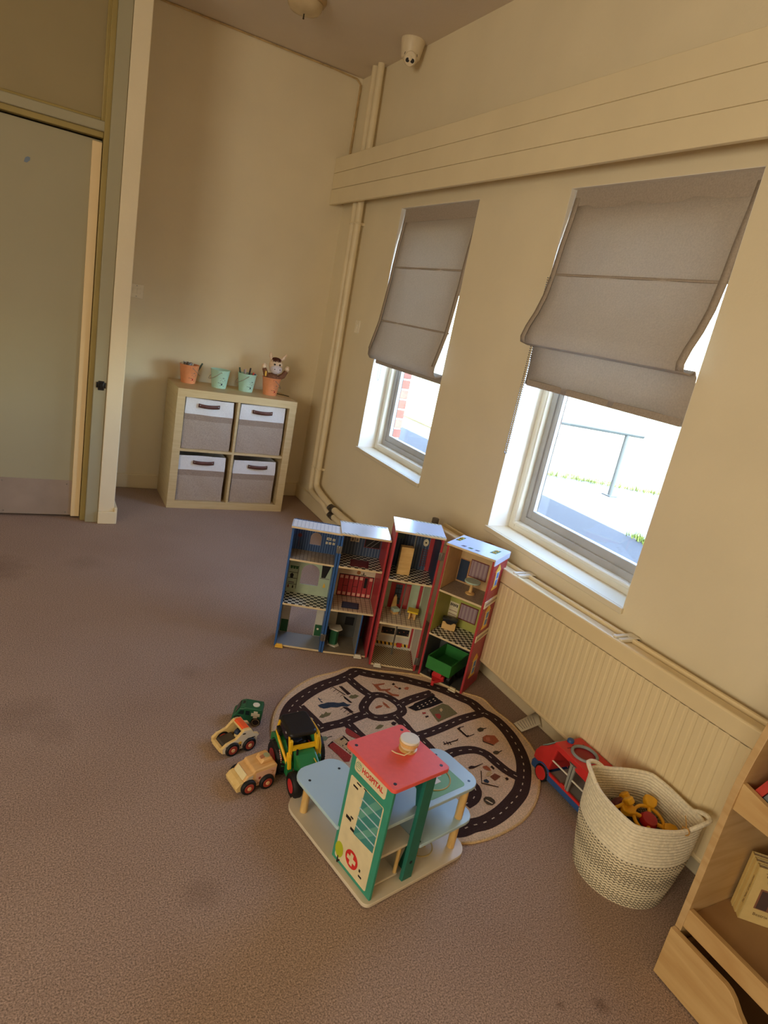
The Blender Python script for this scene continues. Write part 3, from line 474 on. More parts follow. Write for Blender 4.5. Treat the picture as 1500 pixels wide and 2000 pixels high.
# ============================================================ RUG
def C(name, rgb, rough=.5, n=(30, .06), **k): return mat(name, rgb, rough, n, **k)
RUGC = {'navy': (58, 68, 82), 'black': (40, 34, 36), 'dark': (58, 44, 42), 'olive': (120, 112, 78), 'rust': (168, 96, 66), 'orange': (196, 116, 84), 'sage': (132, 146, 118), 'red': (168, 68, 60),
        'sand': (206, 176, 130), 'cream': (226, 206, 176), 'dark2': (82, 72, 58), 'brown': (128, 76, 56)}
PILE = dict(rough=.95, n=(220, .22), bump=(350, .6), spec=.1)
RUGM = {k: mat('rug_' + k, v, **PILE) for k, v in RUGC.items()}
RUGB = mat('rug_beige', (218, 192, 162), **PILE); RUGE = mat('rug_edge', (212, 180, 132), **PILE); ROADM = mat('rug_road', (66, 50, 48), **PILE); DASH = mat('rug_dash', (206, 190, 170), **PILE)
RX, RY = -.6, -2.92
angs = {}
for x, y in OUT_A + OUT_B: angs[math.degrees(math.atan2(y - RY, x - RX)) % 360] = math.hypot(x - RX, y - RY)
for a in (173, 185, 200, 215, 230, 245, 255): angs[a] = .497
angs[43] = .46
ak = sorted(angs)
def rrad(a):
    a %= 360
    for i in range(len(ak)):
        lo, hi = ak[i - 1] - (360 if i == 0 else 0), ak[i]
        if lo <= a <= hi: return angs[ak[i - 1]] + (angs[hi] - angs[ak[i - 1]]) * (a - lo) / (hi - lo + 1e-9)
    return angs[ak[-1]]
def rs(a): return sum(rrad(a + d) for d in (-4, -2, 0, 2, 4)) / 5
def rp(a, k=1.0): r = rs(a) * k; return (r * math.cos(math.radians(a)), r * math.sin(math.radians(a)))
rug = thing('road_map_rug', 'round beige play rug printed with dark roads, under the hospital and the toy house', 'rug', (RX, RY, 0))
build('pile', MB().prism([rp(a) for a in range(0, 360, 3)], XY, .0005, .0035), RUGB, rug, smooth=0)
build('bound_edge', MB().tube([(*rp(a), .003) for a in range(0, 360, 3)], .0045, 6, True), RUGE, rug)
def resample(P, step, closed):
    P = [Vector((x - RX, y - RY, 0)) for x, y in P]
    if closed: P = P + [P[0]]
    def cr(p0, p1, p2, p3, t): return .5 * ((2 * p1) + (p2 - p0) * t + (2 * p0 - 5 * p1 + 4 * p2 - p3) * t * t + (3 * p1 - p0 - 3 * p2 + p3) * t ** 3)
    out = []; n = len(P)
    for i in range(n - 1):
        p0 = P[i - 1] if i else (P[-2] if closed else P[0]); p3 = P[i + 2] if i + 2 < n else (P[1] if closed else P[-1])
        k = max(2, int((P[i + 1] - P[i]).length / step)); out += [cr(p0, P[i], P[i + 1], p3, j / k) for j in range(k)]
    return out if closed else out + [P[-1]]
def ribbon(P, w, z, closed):
    m = len(P); row = []
    for i, p in enumerate(P):
        a = P[i - 1] if (i or closed) else p; b = P[(i + 1) % m] if (i < m - 1 or closed) else p
        d = (b - a).normalized(); nrm = Vector((-d.y, d.x, 0)) * w / 2; row.append([p + nrm + Vector((0, 0, z)), p - nrm + Vector((0, 0, z))])
    if closed: row.append(row[0])
    return MB().grid(row)
dash = MB()
for i, (w, cl, P) in enumerate(ROADS):
    if i == 0:  # the ring road closes behind the hospital and the tractor
        P = P + [(RX + .448 * math.cos(math.radians(a)), RY + .448 * math.sin(math.radians(a))) for a in range(250, 160, -14)]; cl = 1
    Q = resample(P, .012, cl); build('road_print', ribbon(Q, w, .0038 + .00006 * i, cl), ROADM, rug, smooth=0)
    k = 0
    while k + 1 < len(Q):
        p, q = Q[k], Q[k + 1]; d = (q - p).normalized(); nn = Vector((-d.y, d.x, 0)) * .0018; z = Vector((0, 0, .0049))
        dash.add([p + nn + z, p - nn + z, p - nn + d * .013 + z, p + nn + d * .013 + z], [(0, 1, 2, 3)]); k += 3
build('road_dashes', dash, DASH, rug, smooth=0, kind='stuff')
pm_ = {}
for i, (n, c, P) in enumerate(PRINTS):
    z = .0043 + .00001 * i; build(n, MB().flat([(x - RX, y - RY, z) for x, y in P]), RUGM[c], rug, smooth=0)

tl = thing('care_label', 'white printed care label sticking out from the rug edge to the baseboard', 'label', (-.12, -2.977, 0))
LABELM = mat('label_cloth', (226, 214, 188), .8, (20, .04))
lp = [[(.0, .027, .006), (-.003, -.028, .006)], [(.045, .018, .034), (.045, -.027, .015)], [(.088, .009, .064), (.088, -.025, .025)], [(.097, -.005, .05), (.099, -.03, .012)]]
build('cloth', MB().grid(lp), LABELM, tl, smooth=60, solid=.001)
pr_ = MB()
for k in range(7):
    x = .01 + k * .006; f_ = lambda u, q: (u * .088, .027 - .018 * u - q * (.055 - .021 * u), .0075 + .058 * u - q * .039 * u); u = .1 + k * .11; pr_.add([f_(u, .12), f_(u, .85), f_(u + .022, .85), f_(u + .022, .12)], [(0, 1, 2, 3)])
build('small_print', pr_, mat('label_ink', (160, 150, 134), .8), tl, smooth=0, kind='stuff')

# ============================================================ TOY HOUSE (four hinged sections)
HZ = .0045
hs = thing('toy_house', 'tall open wooden toy house in four hinged sections with blue and red walls', 'toy house', (-.526, -2.444, HZ))
DB, DR = C('house_blue', (52, 92, 150), .4), C('house_red', (176, 60, 64), .4)
EDGE = wood('ply_edge', (226, 206, 168), (206, 180, 136), 30); INNER = C('house_cream', (212, 196, 166), .5)
ROOF = mat('house_roof_sheen', (196, 210, 232), .22, (6, .06), spec=.6)  # bluish reflection of the window light put into the roof print colour
CHK = checker('house_checker', (14, 14, 14), (226, 222, 206), 1 / .0155, .3); CHK2 = checker('house_checker_small', (14, 14, 14), (226, 222, 206), 1 / .0145, .3)
TILE = tiles('house_tiles', (214, 200, 176), (206, 190, 166), (110, 92, 76), .021, .021, .06)
BRTILE = tiles('house_brown_tiles', (176, 158, 132), (160, 142, 118), (128, 110, 90), .016, .016, .1, rough=.25)
GRYF = stripes('house_zigzag', (122, 128, 134), (142, 148, 154), 240, (.5, 1, 0)); GREYF = C('house_grey_floor', (128, 118, 104), .4)
SPECK = mat('house_speckled_floor', (150, 136, 120), .4, (300, .3)); DIAG = stripes('house_diagonal', (16, 16, 16), (206, 190, 150), 88, (.8, .62, 0), .52)
BLUEST = stripes('house_blue_stripe', (40, 66, 108), (84, 112, 150), 95, (1, 0, 0), .24); BLUEST2 = stripes('house_slate_stripe', (58, 76, 104), (150, 160, 172), 75, (1, 0, 0), .1)
SAGEW = C('house_sage', (176, 190, 162), .5); LIME = C('house_lime', (170, 170, 84), .5); TAN = C('house_tan', (206, 172, 122), .5); PALE = C('house_pale_wall', (206, 198, 180), .5); DKG = C('house_dark_wall', (84, 84, 80), .5)
RBRICK = tiles('house_brick_print', (172, 46, 60), (164, 40, 54), (142, 32, 46), .034, .0125, .12, .5, .35, 'YZ')
INK = C('print_black', (24, 22, 24), .5); NAVY = C('print_navy', (38, 54, 78), .5); CREAMP = C('print_cream', (226, 212, 178), .5); YEL = C('print_yellow', (232, 184, 70), .5); BLUEP = C('print_blue', (74, 130, 200), .4)
MAROON = C('print_maroon', (112, 44, 48), .5); CURT = stripes('house_curtain', (172, 150, 150), (150, 122, 132), 60, (1, .3, 0), .5); GREENP = C('print_green', (44, 92, 56), .5); GREYP = C('print_grey', (120, 116, 112), .5)
def section(x, y, ang, h, depth, left, right, shelves, backs, roof_d, holes=(), w=.205):
    """side panels are the part; shelves, back boards, roof and prints are its sub-parts"""
    s = build('section', MB().box(0, .009, 0, depth, 0, h), left, hs, BEV, smooth=0)
    s.location = Vector((x, y, HZ)) - hs.location; s.rotation_euler = (0, 0, math.radians(ang))
    build('side_panel', MB().box(w - .009, w, 0, depth, 0, h), right, s, BEV, smooth=0)
    for z, m in shelves:
        z0 = z if z else .008
        build('shelf', MB().box(.009, w - .009, .0, depth - .006, z0 - .008, z0), EDGE, s, .001, smooth=0)
        build('floor_print', MB().box(.0095, w - .0095, .0015, depth - .0062, z0, z0 + .0006), m, s, smooth=0)
    for z0, z1, m in backs:
        hole = [q for q in holes if z0 <= q[2] < z1]
        mb = MB(); a, bb = .009, w - .009; d0, d1 = depth - .006, depth
        if not hole: mb.box(a, bb, d0, d1, z0, z1)
        else:
            u0, u1, q0, q1, arch = hole[0]
            mb.box(a, u0, d0, d1, z0, z1).box(u1, bb, d0, d1, z0, z1)
            if q0 > z0 + .002: mb.box(u0, u1, d0, d1, z0, q0)
            if arch:
                r = (u1 - u0) / 2; zc = q1 - r
                mb.prism([(u1, z1), (u0, z1)] + [(u0 + r - r * math.cos(PI * k / 12), zc + r * math.sin(PI * k / 12)) for k in range(13)], XZ, d0, d1)
            else: mb.box(u0, u1, d0, d1, q1, z1)
        build('back_board', mb, m, s, smooth=0)
    build('roof', MB().box(-.004, w + .004, -.006, roof_d, h, h + .008), EDGE, s, .001, smooth=0)
    build('roof_print', MB().box(-.0035, w + .0035, -.005, roof_d - .001, h + .008, h + .0088), ROOF, s, smooth=0)
    return s
def pic(s, v, pts, m, name='wall_print', t=.0008):   # flat print on the back wall, pts are (u, z)
    return build(name, MB().prism(pts, XZ, v - t, v), m, s, smooth=0)
def rc(u0, u1, z0, z1): return [(u0, z0), (u1, z0), (u1, z1), (u0, z1)]
def fpic(s, z, pts, m, name='floor_print'): return build(name, MB().prism(pts, XY, z, z + .0007), m, s, smooth=0)
D1 = .13
s1 = section(-.895, -2.229, -24, .548, D1, DB, DB, ((0, GRYF), (.206, CHK), (.411, BRTILE)), ((.008, .2, PALE), (.2, .405, SAGEW), (.405, .548, BLUEST)), .092,
             ((.046, .163, .008, .138, False), (.066, .146, .251, .35, True), (.08, .128, .442, .5, True)))
fpic(s1, .5562, [(0, .001), (.203, .001), (.203, .085), (0, .085)], stripes('roof_white_stripe', (222, 224, 230), (170, 176, 190), 62, (1, 0, 0), .12), 'roof_stripes')
v = D1 - .006
for q in (rc(.15, .17, .475, .486), rc(.176, .187, .474, .484), rc(.148, .157, .456, .466), rc(.162, .172, .456, .466), rc(.178, .188, .456, .466)):
    pic(s1, v, q, CREAMP); pic(s1, v - .0008, [(q[0][0] + .003, q[0][1] + .003), (q[1][0] - .003, q[1][1] + .003), (q[2][0] - .003, q[2][1] - .003), (q[3][0] + .003, q[3][1] - .003)], GREYP)
pic(s1, v, circ(.033, .477, .009, 14), MAROON); pic(s1, v, rc(.032, .0335, .425, .469), MAROON)
pic(s1, v, [(.152, .357), (.192, .357), (.173, .296), (.155, .295)], INK); pic(s1, v, rc(.15, .192, .291, .294), GREYP)
pic(s1, v, [(.168, .25), (.180, .25), (.178, .262), (.172, .272), (.17, .262)], YEL)
for z in (.244, .272, .3): pic(s1, v, rc(.011, .052, z, z + .002), INK)
pic(s1, v, rc(.05, .052, .225, .335), INK)
for u in (.016, .028, .04): pic(s1, v, [(u, .318), (u + .008, .318), (u + .01, .332), (u - .002, .332)], GREENP)
pic(s1, v, [(.02, .274), (.032, .274), (.034, .29), (.026, .298), (.018, .29)], INK); pic(s1, v, rc(.014, .04, .25, .256), GREYP); pic(s1, v, rc(.014, .020, .226, .24), MAROON); pic(s1, v, rc(.034, .040, .226, .238), INK)
pic(s1, v, rc(.166, .196, .01, .066), GREENP); pic(s1, v - .0008, circ(.18, .045, .005, 12), CREAMP); pic(s1, v, rc(.011, .044, .01, .07), GREENP); pic(s1, v, rc(.011, .02, .12, .16), CREAMP)
D2 = .165
s2 = section(-.707, -2.316, -21, .552, D2, DB, DR, ((0, GREYF), (.211, TILE), (.413, CHK)), ((.008, .205, DKG), (.205, .405, INNER), (.405, .552, BLUEST2)), D2)
v = D2 - .006
fpic(s2, .5608, [(.0, .15), (.205, .15), (.205, .163), (0, .163)], stripes('hazard_grey', (90, 92, 96), (214, 214, 196), 62, (1, .9, 0), .5), 'hazard_print'); fpic(s2, .5608, [(.0, -.003), (.07, -.003), (.07, .008), (0, .008)], MATS.get('x') or stripes('hazard_grey_b', (90, 92, 96), (214, 214, 196), 62, (1, .9, 0), .5), 'hazard_print')
for u0 in (.056, .077): pic(s2, v, rc(u0, u0 + .018, .476, .496), CREAMP); pic(s2, v - .0008, rc(u0 + .004, u0 + .013, .48, .492), GREYP)
pic(s2, v, rc(.12, .192, .456, .497), MAROON); pic(s2, v - .0008, rc(.123, .189, .459, .495), INK)
for u0 in (.128, .15): pic(s2, v - .0016, [(u0, .46), (u0 + .003, .46), (u0 + .036, .494), (u0 + .033, .494)], GREYP)
pic(s2, v, rc(.035, .194, .203 + .009, .318), INK)
for k in range(7):
    u0 = .038 + k * .0222; pic(s2, v - .0008, rc(u0, u0 + .0195, .215, .315), DR)
    for z in (.218, .298): pic(s2, v - .0016, rc(u0 + .003, u0 + .0165, z, z + .014), C('print_peach', (226, 170, 150), .5))
    if k in (1, 3): pic(s2, v - .0016, rc(u0, u0 + .0195, .262, .2635), INK)
pic(s2, v - .0024, rc(.152, .166, .262, .312), INK); pic(s2, v, circ(.12, .332, .009, 14), C('print_brown', (168, 108, 60), .5)); pic(s2, v, rc(.132, .155, .321, .324), INK); pic(s2, v, rc(.141, .145, .321, .335), INK)
fpic(s2, .2117, [(.055, .03), (.132, .03), (.138, .094), (.062, .096)], NAVY); fpic(s2, .2125, [(.06, .036), (.127, .036), (.131, .088), (.067, .09)], stripes('mat_blue', (58, 84, 116), (44, 66, 96), 300))
fpic(s2, .4137, [(.056, .022), (.136, .02), (.146, .1), (.066, .1)], MAROON); fpic(s2, .4145, [(.064, .03), (.130, .028), (.138, .092), (.073, .092)], stripes('mat_red', (96, 36, 44), (128, 64, 64), 260))
build('partition', MB().box(.148, .154, .002, D2 - .03, .008, .203), DB, s2, .001, smooth=0)
build('shutter_print', MB().box(.1472, .148, .006, D2 - .03, .009, .2), stripes('shutter', (150, 146, 138), (104, 100, 94), 62, (0, 1, 0), .35), s2, smooth=0)
build('white_print', MB().box(.011, .06, D2 - .0075, D2 - .0065, .05, .2), PALE, s2, smooth=0); pic(s2, v - .002, rc(.1, .14, .07, .11), INK); pic(s2, v, rc(.157, .19, .02, .13), MAROON)
D3 = .17
s3 = section(-.530, -2.440, -25, .618, D3, DR, DR, ((0, DIAG), (.208, TILE), (.409, CHK)), ((.008, .2, PALE), (.2, .4, SAGEW), (.4, .618, BLUEST2)), D3 + .012)
v = D3 - .006
hz = stripes('hazard_roof', (60, 66, 76), (214, 212, 160), 62, (1, .9, 0), .5)
for y0 in (-.003, D3): fpic(s3, .6268, [(.08, y0), (.205, y0), (.205, y0 + .01), (.08, y0 + .01)], hz, 'hazard_print')
build('inner_print', MB().box(.1945, .196, .01, v, .41, .6), NAVY, s3, smooth=0); build('inner_print', MB().box(.1945, .196, .01, v, .21, .4), SAGEW, s3, smooth=0); build('inner_print', MB().box(.1945, .196, .01, v, .02, .2), PALE, s3, smooth=0)
build('inner_print', MB().box(.009, .0103, .01, v, .41, .6), NAVY, s3, smooth=0)
pic(s3, v, rc(.175, .194, .41, .60), DR); pic(s3, v, circ(.158, .539, .012, 16, .017), CREAMP); pic(s3, v - .0008, circ(.158, .539, .004, 8), INK)
for u0 in (.147, .170): pic(s3, v, [(u0 + .004, .424), (u0 + .007, .424), (u0 + .004, .51), (u0 + .001, .51)], MAROON)
for k in range(8): pic(s3, v - .0008, rc(.15, .174, .432 + k * .0105, .4345 + k * .0105), MAROON)
pic(s3, v, rc(.02, .06, .54, .60), C('print_teal', (86, 108, 112), .5))
pic(s3, v, rc(.046, .137, .21, .332), DR); pic(s3, v - .0008, rc(.068, .098, .23, .325), C('print_slate', (66, 82, 98), .5)); pic(s3, v - .0008, rc(.106, .132, .23, .322), C('print_rose', (170, 96, 90), .5))
for z in (.255, .28, .305): pic(s3, v - .0016, rc(.068, .098, z, z + .003), INK)
pic(s3, v - .0016, rc(.082, .084, .23, .325), INK); pic(s3, v, rc(.176, .19, .21, .39), DR)
pic(s3, v, rc(.04, .178, .068, .116), CREAMP); pic(s3, v - .0008, rc(.045, .105, .078, .110), INK); pic(s3, v - .0008, rc(.112, .172, .078, .110), INK)
for k in range(7): pic(s3, v - .0016, circ(.05 + k * .0195, .086 + .006 * (k % 3), .003, 8), C('print_warm', (150, 84, 60), .5))
pic(s3, v, rc(.012, .178, .022, .036), YEL)
for k in range(9): pic(s3, v - .0008, [(.016 + k * .0185, .022), (.024 + k * .0185, .022), (.02 + k * .0185, .036), (.012 + k * .0185, .036)], INK)
for u0 in (.014, .032): pic(s3, v, rc(u0, u0 + .002, .03, .19), MAROON)
for k in range(10): pic(s3, v, rc(.014, .034, .04 + k * .015, .042 + k * .015), MAROON)
pic(s3, v - .002, [(.128, .018), (.148, .018), (.151, .04), (.126, .04)], C('print_bucket', (206, 60, 60), .5)); pic(s3, v, rc(.18, .19, .02, .2), DR)
build('slide_pole', MB().cyl((.102, .1, .008), (.102, .1, .615), .0035, n=10), METAL, s3)
D4 = .165
s4 = section(-.339, -2.544, -58, .606, D4, DR, DR, ((0, DKG), (.206, CHK2), (.408, SPECK)), ((.008, .2, DKG), (.2, .4, LIME), (.4, .606, TAN)), D4 + .004, w=.212)
v = D4 - .006
build('brick_print', MB().box(.212, .2128, .001, D4 - .001, .002, .604), RBRICK, s4, smooth=0)
build('eave', MB().box(.2128, .2165, -.006, D4, .588, .612), ROOF, s4, smooth=0)
for z0 in (.398, .243):
    build('ledge', MB().box(.2128, .2165, .0, .15, z0, z0 + .03), CREAMP, s4, .001, smooth=0); build('ledge_groove', MB().box(.2163, .2169, .01, .14, z0 + .01, z0 + .02), C('print_taupe', (170, 150, 128), .5), s4, smooth=0)
for zc in (.515, .335, .105):
    y0 = .058; f = lambda a, b, h: Vector((h, a, b))
    build('window_print', MB().prism([(y0 - .02, zc - .045), (y0 + .042, zc - .045), (y0 + .042, zc - .037), (y0 + .034, zc - .033), (y0 + .034, zc + .035), (y0 + .042, zc + .035), (y0 + .011, zc + .065), (y0 - .02, zc + .035), (y0 - .012, zc + .035), (y0 - .012, zc - .033), (y0 - .02, zc - .037)], f, .2128, .2142), YEL, s4, smooth=0)
    build('window_print', MB().prism([(y0 - .007, zc - .032), (y0 + .029, zc - .032), (y0 + .029, zc + .034), (y0 - .007, zc + .034)], f, .2142, .2148), CREAMP, s4, smooth=0)
    for q in (zc - .028, zc + .004): build('window_print', MB().prism([(y0, q), (y0 + .023, q), (y0 + .023, q + .025), (y0, q + .025)], f, .2148, .2154), BLUEP, s4, smooth=0)
build('inner_print', MB().box(.009, .0104, .004, v, .41, .6), TAN, s4, smooth=0); build('inner_print', MB().box(.009, .0104, .004, v, .21, .4), LIME, s4, smooth=0); build('inner_print', MB().box(.009, .0104, .004, v, .01, .2), DKG, s4, smooth=0)
pic(s4, v, rc(.012, .06, .412, .517), C('print_frame', (176, 124, 80), .5)); pic(s4, v - .0008, rc(.014, .056, .416, .513), NAVY)
pic(s4, v, rc(.062, .145, .449, .528), MAROON); pic(s4, v - .0008, rc(.065, .142, .453, .524), CURT)
pic(s4, v, rc(.012, .055, .236, .31), CREAMP)
for z in (.252, .268): pic(s4, v - .0008, rc(.014, .053, z, z + .002), MAROON)
for k in range(5): pic(s4, v - .0008, rc(.016 + k * .0075, .0205 + k * .0075, .290 + .002 * (k % 2), .303), INK)
pic(s4, v, rc(.061, .147, .244, .32), MAROON); pic(s4, v - .0008, rc(.065, .143, .249, .315), CURT)
for (u, w_), q in (((.006, .07), 0), ((.166, .055), 1)):
    P = [(.004, .066), (.022, .072), (.023, .134), (.005, .128)] if q == 0 else [(.162, .062), (.186, .066), (.19, .122), (.168, .118)]
    fpic(s4, .6148, P, GREENP, 'roof_mark'); cx = sum(p[0] for p in P) / 4; cy = sum(p[1] for p in P) / 4
    for dy in (-.015, .015): build('roof_mark', MB().torus((cx, cy + dy, .6158), .007, .0014, n=16, k=4), YEL, s4)
for k in range(3): fpic(s4, .6148, [(.05 + k * .03, .02 + .002 * k), (.066 + k * .03, .02 + .002 * k), (.07 + k * .03, .036), (.054 + k * .03, .034)], C('print_mauve', (92, 88, 108), .5) if k != 1 else GREENP, 'roof_mark')
for s, u, z in ((s1, .2, .485), (s1, .2, .072), (s3, .2, .545), (s3, .2, .05)):
    build('hinge', MB().box(u - .006, u + .016, -.003, .0, z - .017, z + .017).cyl((u + .005, -.004, z - .017), (u + .005, -.004, z + .017), .003, n=8), METAL, s, .0008, label='silver metal hinge')
for s, u, m in ((s1, .006, YEL), (s2, .145, WHITE), (s3, .02, WHITE), (s4, .155, CREAMP)):
    build('doorstep', MB().box(u, u + .034, -.016, .0, 0, .007).box(u + .004, u + .03, -.010, .0, .007, .014), m, s, .001, smooth=0)
# furniture standing in the toy house: things of their own
def inhouse(s, u, v_, z): return s.matrix_world_basis @ Vector((u, v_, z)) if False else (hs.location + s.location + Matrix.Rotation(s.rotation_euler.z, 3, 'Z') @ Vector((u, v_, z)))
LW = wood('toy_beech', (226, 188, 124), (204, 160, 96), 14, (1, 5, 5)); MINT = C('toy_mint', (178, 202, 186), .4); YT = C('toy_yellow', (226, 190, 40), .4)
def dang(s): return math.degrees(s.rotation_euler.z)
t = thing('toy_table', 'tiny round mint toy table on a wooden pedestal, top floor of the house', 'toy table', inhouse(s4, .117, .075, .4087), dang(s4))
build('table_top', MB().cyl((0, 0, .052), (0, 0, .059), .034, n=28), MINT, t, BEV); build('pedestal', MB().lathe([(.009, .006), (.007, .02), (.0075, .052)], n=14), LW, t); build('base', MB().lathe([(.02, 0), (.02, .004), (.011, .008), (0, .008)], n=20), LW, t)
t = thing('toy_piano', 'tiny black and wood toy piano on the checkered middle floor', 'toy piano', inhouse(s4, .054, .092, .2068), dang(s4) + 16)
build('front_board', MB().prism([(-.03, 0), (.03, 0), (.03, .034), (.02, .036), (.008, .026), (-.008, .026), (-.02, .036), (-.03, .034)], XZ, -.006, 0), LW, t, BEV, smooth=0)
build('body', MB().prism([(-.033, 0), (.033, 0), (.03, .04), (.0, .05), (-.03, .044)], XZ, .0, .03), BLACK, t, BEV, smooth=0); build('lid', MB().box(-.034, .034, -.012, .03, .044, .05, Matrix.Rotation(-.12, 4, 'X')), BLACK, t, BEV, smooth=0)
t = thing('toy_table', 'tiny yellow topped toy table on the tiled middle floor', 'toy table', inhouse(s3, .155, .085, .2088), dang(s3) - 12)
build('table_top', MB().box(-.024, .024, -.024, .024, .032, .040), YT, t, .002); build('leg_block', MB().box(-.016, -.008, -.016, .016, 0, .032).box(.008, .016, -.016, .016, 0, .032).box(-.008, .008, .010, .016, 0, .032), LW, t, BEV)
t = thing('toy_chair', 'tiny mint toy chair with a tall pointed wooden back', 'toy chair', inhouse(s3, .077, .11, .2088), dang(s3) + 30)
build('seat', MB().box(-.016, .016, -.018, .012, .012, .028), MINT, t, .003); build('backrest', MB().prism([(-.014, .02), (.014, .02), (.008, .07), (0, .085), (-.008, .07)], XZ, .010, .016), LW, t, BEV, smooth=0); build('base', MB().box(-.014, .014, -.014, .014, 0, .012), LW, t, BEV)
t = thing('toy_board', 'plain wooden toy cupboard standing on the checkered top floor', 'toy cupboard', inhouse(s3, .072, .07, .4097), dang(s3) + 6)
build('cupboard_body', MB().box(-.027, .027, 0, .03, 0, .125), LW, t, BEV, smooth=0); build('cupboard_door', MB().box(-.0275, .0275, -.004, -.0003, .001, .126), LW, t, .001, smooth=0)
t = thing('toy_counter', 'tiny green toy counter with a pale pointed top, ground floor', 'toy counter', inhouse(s2, .052, .075, .0088), dang(s2) + 6)
build('counter_body', MB().prism([(-.02, -.012), (.006, -.022), (.018, -.01), (.018, .02), (-.02, .02)], XY, .005, .078), C('toy_green', (40, 96, 62), .4), t, BEV, smooth=0)
build('counter_top', MB().prism([(-.03, -.012), (.006, -.034), (.03, -.016), (.026, .026), (-.026, .026)], XY, .078, .084), PALE, t, .001, smooth=0); build('plinth', MB().prism([(-.026, -.012), (.006, -.034), (.026, -.018), (.022, .022), (-.022, .022)], XY, 0, .005), PALE, t, .001, smooth=0)

# green toy trailer parked in the ground floor room
tg = C('trailer_green', (52, 128, 58), .45); tr_ = C('hitch_red', (196, 46, 48), .45)
t = thing('toy_trailer', 'green open toy trailer with red hitch, inside the house ground floor', 'toy trailer', inhouse(s4, .1, .045, .0088 - .0), dang(s4) - 3)
zb = .052
def tub(mb, x0, x1, y0, y1, z0, z1, th=.004): return mb.box(x0, x1, y0, y1, z0, z0 + th).box(x0, x0 + th, y0, y1, z0, z1).box(x1 - th, x1, y0, y1, z0, z1).box(x0, x1, y0, y0 + th, z0, z1).box(x0, x1, y1 - th, y1, z0, z1)
build('tub', tub(MB(), -.059, .057, -.073, .098, zb, .108), tg, t, BEV, smooth=0)
build('chassis', MB().box(-.02, .02, -.07, .09, .034, zb), tr_, t, BEV); build('hitch', MB().prism([(-.03, -.05), (.03, -.05), (.006, -.098), (-.006, -.098)], XY, .012, .022).box(-.006, .006, -.1, -.09, 0, .022).box(-.028, .028, -.06, -.045, .02, .036), tr_, t, BEV, label='red tow hitch')
for x in (-.046, .046):
    for y in (-.03, .058): build('wheel', MB().cyl((x - .009, y, .024), (x + .009, y, .024), .024, n=20), BLACK, t, .003)

# round wooden disc lying on the radiator behind the toy house
t = thing('wooden_disc', 'brown round board with white rim lying on the radiator behind the house', 'disc', (-.062, -2.44, .5515), (0, math.radians(-4), 0))
build('board', MB().cyl((0, 0, .0), (0, 0, .009), .078, n=40), C('disc_brown', (150, 120, 104), .6), t, smooth=40); build('rim', MB().torus((0, 0, .0055), .078, .0045, (0, 0, 1), 48, 6), WHITE, t)

# ============================================================ TOY HOSPITAL
hp = thing('toy_hospital', 'wooden toy hospital with a coral roof, green tower and pale blue decks', 'toy hospital', (-1.061, -3.527, 0), 12)
PWHITE = mat('hospital_base', (214, 202, 180), .4, (8, .05)); PBLUE = mat('hospital_pale_blue', (178, 206, 218), .35, (6, .03)); HGREEN = C('hospital_green', (56, 146, 122), .45); HDG = C('hospital_deep_green', (36, 112, 96), .45)
CORAL = mat('hospital_coral', (236, 96, 88), .4, (90, .03)); HCREAM = C('hospital_cream', (222, 208, 168), .45); BIRCH = wood('dowel_birch', (226, 190, 124), (206, 164, 98), 18, (6, 6, 1)); TEAL = C('hospital_teal', (62, 136, 132), .4)
HRED = C('hospital_red', (206, 44, 44), .45); SCREW = C('screw_dark', (60, 64, 70), .4, metal=.8)
build('base_board', MB().prism(rrect(-.012, .378, -.014, .41, [.02, .05, .06, .06]), XY, .0055, .0165), PWHITE, hp, .0015)
for x, y in ((.03, .03), (.33, .03), (.33, .37), (.03, .37)): build('foot', MB().cyl((x, y, 0.0), (x, y, .0056), .01, n=12), EDGE, hp)
build('facade', MB().box(.006, .014, -.004, .166, .0165, .36), HGREEN, hp, .0012, smooth=0)
fY = lambda a, b, h: Vector((h, a, b))
X0 = .006
def fp(name, pts, m, t0=0, t1=.0007, **k): return build(name, MB().prism(pts, fY, X0 - t1, X0 - t0), m, hp, smooth=0, **k)
fp('sign_panel', rrect(.020, .148, .312, .352, .009), HCREAM, label='cream HOSPITAL sign'); fp('cream_panel', rrect(.016, .154, .028, .292, .006), HCREAM)
def tw(x, y, z): return basis((x, y, z), (0, -1, 0), (0, 0, 1))
text('lettering', 'HOSPITAL', .0205, HRED, hp, tw(X0 - .0009, .075, .331), bold=.0006, sx=.93)
build('round_emblem', MB().torus((X0 - .0009, .133, .331), .0115, .0006, (1, 0, 0), 24, 4), HGREEN, hp)
for dz in (-.004, .001, .006): fp('emblem_line', [(.125, .331 + dz), (.141, .331 + dz), (.141, .332 + dz), (.125, .332 + dz)], HGREEN, .0007, .0012)
fp('glazing_print', [(.020, .290), (.092, .290), (.100, .144), (.020, .150)], TEAL, .0007, .0012)
for P in ([(.022, .289), (.048, .289), (.094, .222), (.096, .19)], [(.0205, .236), (.0205, .208), (.072, .149), (.096, .147)]): fp('glazing_glint', P, C('hospital_glint', (96, 160, 146), .4), .0012, .0014)
for k in range(4): z = .172 + k * .0285; fp('glazing_bar', [(.018, z), (.098, z - .001), (.098, z + .003), (.018, z + .004)], PBLUE, .0014, .0020)
fp('cross_disc', circ(.087, .070, .026, 28), HRED, .0007, .0014)
T45 = lambda s: [(.087 + x, .07 + y) for x, y in s]
fp('cross', T45([(-.006, -.018), (.006, -.018), (.006, -.006), (.018, -.006), (.018, .006), (.006, .006), (.006, .018), (-.006, .018), (-.006, .006), (-.018, .006), (-.018, -.006), (-.006, -.006)]), HCREAM, .0014, .002)
